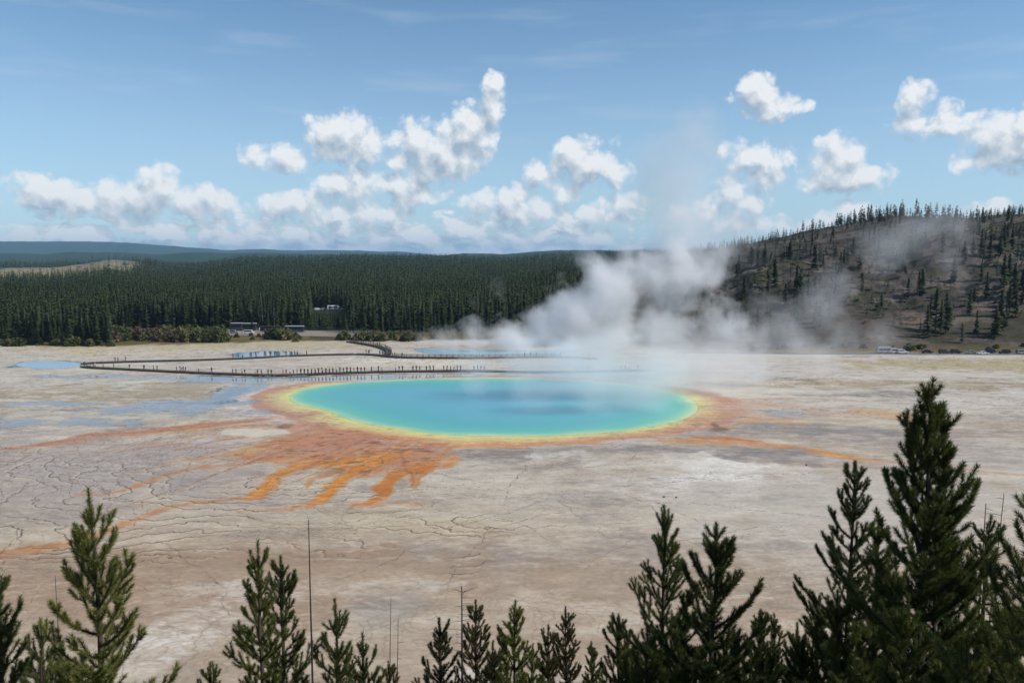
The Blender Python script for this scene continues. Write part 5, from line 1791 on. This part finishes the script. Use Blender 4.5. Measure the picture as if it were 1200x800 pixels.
# ------------------------------------------------------------------ distance haze
hb = MB().box((0, 10000, 160), (46000, 32000, 410))
hz = hb.mesh('haze')
hmat = bpy.data.materials.new('distance_haze'); hmat.use_nodes = True
hmat.node_tree.nodes.clear()
t = NT(hmat.node_tree)
vol = t.n('ShaderNodeVolumePrincipled')
vol.inputs['Color'].default_value = (.44, .70, 1.0, 1)
vol.inputs['Density'].default_value = 4.4e-5
out = t.n('ShaderNodeOutputMaterial'); t.L.new(vol.outputs[0], out.inputs['Volume'])
hz.materials.append(hmat)
HAZE = True
if HAZE: tag(link('haze', hz), 'pale blue distance haze', 'haze', kind='stuff')

# ------------------------------------------------------------------ sky with cumulus
SUN_AZ, SUN_EL = R(102), R(44)        # clockwise from straight ahead, above the horizon
world = bpy.data.worlds.new('World'); scene.world = world; world.use_nodes = True
nt = world.node_tree; nt.nodes.clear()
t = NT(nt)


def cloud_group(puffs):
    g = bpy.data.node_groups.new('cumulus_density', 'ShaderNodeTree')
    g.interface.new_socket('Vector', in_out='INPUT', socket_type='NodeSocketVector')
    g.interface.new_socket('Density', in_out='OUTPUT', socket_type='NodeSocketFloat')
    q = NT(g)
    gi, go = q.n('NodeGroupInput'), q.n('NodeGroupOutput')
    p = gi.outputs[0]
    wv = q.noise(p, 26.0, 3.0, .55, out='Color')
    p1 = q.v('ADD', p, q.v('SCALE', q.v('SUBTRACT', wv, (.5, .5, .5)), s=.020))
    acc = None
    for (u, v_, a, b_, k_) in puffs:
        e = q.v('MULTIPLY', q.v('SUBTRACT', p1, (u, v_, 0)), (1 / a, 1 / b_, 0))
        f = q.m('SUBTRACT', k_, q.m('MULTIPLY', q.v('LENGTH', e), k_))
        acc = f if acc is None else q.m('SMOOTH_MAX', acc, f, .18)
    vo = q.n('ShaderNodeTexVoronoi', feature='SMOOTH_F1', voronoi_dimensions='2D')
    q.L.new(p1, vo.inputs['Vector'])
    vo.inputs['Scale'].default_value = 46.0; vo.inputs['Detail'].default_value = 2.0; vo.inputs['Roughness'].default_value = .48; vo.inputs['Lacunarity'].default_value = 2.3; vo.inputs['Smoothness'].default_value = .35
    bil = q.m('SUBTRACT', .86, vo.outputs['Distance'])
    n = q.noise(p1, 70.0, 6.0, .6)
    n2 = q.noise(p1, 24.0, 3.0, .5)
    # low bank of small cumulus near the horizon
    sp = q.n('ShaderNodeSeparateXYZ'); q.L.new(p1, sp.inputs[0])
    el = sp.outputs[1]
    pl = q.v('MULTIPLY', p1, (21.0, 68.0, 1.0))
    nb_ = q.noise(pl, 1.0, 6.0, .58)
    lowm = q.m('MULTIPLY', q.smooth(el, .098, .030), q.smooth(sp.outputs[0], .36, .06))
    band_ = q.m('MULTIPLY_ADD', lowm, 3.5, -3.0)
    bank = q.m('ADD', band_, q.m('MULTIPLY', q.m('SUBTRACT', nb_, .49), 5.2))
    acc = q.m('SMOOTH_MAX', acc, bank, .12)
    acc = q.m('MAXIMUM', q.m('MINIMUM', acc, q.m('MULTIPLY', acc, 2.6)), -2.4)
    den = q.m('ADD', acc, q.m('MULTIPLY', q.m('SUBTRACT', n, .52), .48))
    den = q.m('ADD', den, q.m('MULTIPLY', bil, .85))
    den = q.m('ADD', den, q.m('MULTIPLY', q.m('SUBTRACT', n2, .5), .5))
    q.L.new(den, go.inputs[0])
    return g


CL = [(405, 163, 42, 29, 1), (384, 160, 24, 24, 1), (432, 172, 22, 20, 1), (395, 178, 34, 14, .8), (325, 182, 38, 15, .75), (302, 172, 18, 10, .7), (345, 192, 30, 11, .7),
      (405, 215, 36, 19, .95), (465, 219, 32, 19, .95), (495, 228, 28, 13, .8), (487, 170, 29, 28, 1), (520, 182, 44, 31, 1), (546, 160, 30, 36, 1), (576, 120, 15, 28, .9), (581, 103, 12, 17, .9), (562, 148, 24, 28, 1), (500, 198, 38, 17, .85), (472, 190, 20, 16, .8),
      (62, 230, 50, 20, .95), (115, 240, 45, 15, .85), (186, 222, 25, 27, 1), (165, 236, 55, 18, .9), (232, 236, 28, 19, .95), (258, 240, 22, 13, .8), (140, 226, 26, 14, .7), (40, 240, 32, 12, .8),
      (630, 203, 17, 16, .9), (690, 192, 42, 29, 1), (676, 180, 28, 20, 1), (716, 204, 24, 18, .9), (600, 242, 36, 24, 1), (570, 238, 30, 16, .8), (640, 250, 30, 15, .8), (350, 244, 52, 17, .9), (400, 244, 40, 14, .8), (450, 250, 40, 13, .8),
      (890, 112, 28, 22, .95), (905, 124, 26, 17, .9), (938, 128, 12, 8, .7), (879, 101, 16, 12, .9), (888, 182, 40, 16, .75), (905, 186, 24, 10, .7), (985, 184, 28, 24, 1), (990, 206, 44, 20, 1), (966, 212, 22, 13, .85),
      (1074, 118, 17, 20, .85), (1077, 146, 25, 15, .85), (1105, 136, 18, 16, .85), (1096, 150, 30, 11, .75), (1122, 140, 24, 7, .5), (1165, 160, 32, 24, .95), (1186, 180, 32, 20, .9), (1150, 191, 28, 12, .75), (1205, 165, 30, 32, .95), (1240, 180, 40, 26, .9),
      (855, 226, 22, 17, .75), (895, 214, 24, 14, .8), (872, 238, 28, 11, .75), (912, 210, 11, 13, .8), (1000, 250, 24, 13, .8), (985, 258, 34, 9, .6), (1165, 248, 26, 11, .7), (880, 262, 50, 10, .55), (820, 250, 40, 12, .5), (940, 268, 50, 8, .5),
      (730, 240, 30, 12, .7), (660, 225, 20, 12, .6), (700, 255, 40, 12, .7)]
PUFF = []
for px, py, rx, ry, k_ in CL:
    x, y, z = ray(px, py)
    PUFF.append((math.atan2(x, y), math.atan2(z, math.hypot(x, y)), rx / F_PX * 1.08, ry / F_PX * 1.10, k_))
for az0 in (1.0, 1.5, 2.2, 2.9, -1.0, -1.6, -2.4):      # the sky goes on outside the photo
    for j in range(2):
        PUFF.append((az0 + j * .06, .10 + .05 * j, .06, .03, .9))
grp = cloud_group(PUFF)
tc = t.n('ShaderNodeTexCoord')
sp = t.n('ShaderNodeSeparateXYZ'); t.L.new(tc.outputs['Generated'], sp.inputs[0])
az = t.m('ARCTAN2', sp.outputs[0], sp.outputs[1])
el = t.m('ARCSINE', sp.outputs[2])
cv = t.n('ShaderNodeCombineXYZ'); t.L.new(az, cv.inputs[0]); t.L.new(el, cv.inputs[1])
P_ = cv.outputs[0]


def dens(off):
    g = t.n('ShaderNodeGroup'); g.node_tree = grp
    t.L.new(t.v('ADD', P_, off) if off else P_, g.inputs[0])
    return g.outputs[0]


d0 = dens(None); d1 = dens((.0070, .0150, 0))
alpha = t.smooth(d0, -.14, .66)
d2 = dens((0.004, .018, 0))
up_ = t.smooth(el, .0, .012)
alpha = t.m('MULTIPLY', alpha, t.m('MULTIPLY_ADD', up_, .5, .5))
lit = t.m('MULTIPLY_ADD', t.m('SUBTRACT', d0, d1), .62, .80)
lit = t.m('SUBTRACT', lit, t.m('MULTIPLY', t.smooth(d2, .0, .9), .42), clamp=True)
lit = t.m('MULTIPLY', lit, t.m('MULTIPLY_ADD', t.smooth(el, .0, .07), .22, .78))
sky = t.n('ShaderNodeTexSky', sky_type='NISHITA', sun_disc=False)
sky.sun_elevation = SUN_EL; sky.sun_rotation = SUN_AZ
sky.altitude = 2200; sky.air_density = 1.0; sky.dust_density = 1.2; sky.ozone_density = 1.6
STR = 0.10
ccol = t.mix(lit, tuple(c / STR for c in (.36, .455, .55)), tuple(c / STR for c in (.90, .92, .93)))
# high thin veil
vn = t.noise(t.v('MULTIPLY', P_, (5.0, 34.0, 1.0)), 1.0, 5.0, .55)
veil = t.m('MULTIPLY', t.smooth(vn, .50, .80), .22)
skyt = t.mix(1.0, sky.outputs[0], (1.14, 1.36, 1.36, 1), 'MULTIPLY')
skyc = t.mix(veil, skyt, tuple(c / STR for c in (.72, .78, .83)))
hzm = t.m('MULTIPLY', t.smooth(el, .32, -.02), .60)
skyc = t.mix(hzm, skyc, tuple(c / STR for c in (.46, .61, .75)))
colr = t.mix(t.m('MULTIPLY', alpha, .95), skyc, ccol)
bg = t.n('ShaderNodeBackground'); bg.inputs['Strength'].default_value = STR
t.L.new(colr, bg.inputs['Color'])
wo = t.n('ShaderNodeOutputWorld'); t.L.new(bg.outputs[0], wo.inputs['Surface'])
world.cycles.sampling_method = 'MANUAL'; world.cycles.sample_map_resolution = 512

sl = bpy.data.lights.new('sun', 'SUN')
sl.energy = 3.9; sl.angle = R(0.53); sl.color = (1.0, .955, .89)
so = bpy.data.objects.new('sun', sl)
dv = Vector((math.sin(SUN_AZ) * math.cos(SUN_EL), math.cos(SUN_AZ) * math.cos(SUN_EL), math.sin(SUN_EL)))
so.rotation_euler = dv.to_track_quat('Z', 'Y').to_euler()
COL.objects.link(so)

# ------------------------------------------------------------------ render settings
scene.view_settings.view_transform = 'Standard'
scene.view_settings.look = 'None'
scene.view_settings.exposure = 0.0
scene.view_settings.gamma = 1.0
scene.render.engine = 'CYCLES'
cy = scene.cycles
cy.max_bounces = 14; cy.diffuse_bounces = 2; cy.glossy_bounces = 2; cy.transmission_bounces = 2; cy.volume_bounces = 14; cy.transparent_max_bounces = 8
cy.volume_step_rate = 0.7; cy.volume_max_steps = 128
cy.use_adaptive_sampling = True; cy.adaptive_threshold = 0.02
cy.use_denoising = True
try:
    cy.denoiser = 'OPENIMAGEDENOISE'
except Exception:
    pass
cy.caustics_reflective = False; cy.caustics_refractive = False
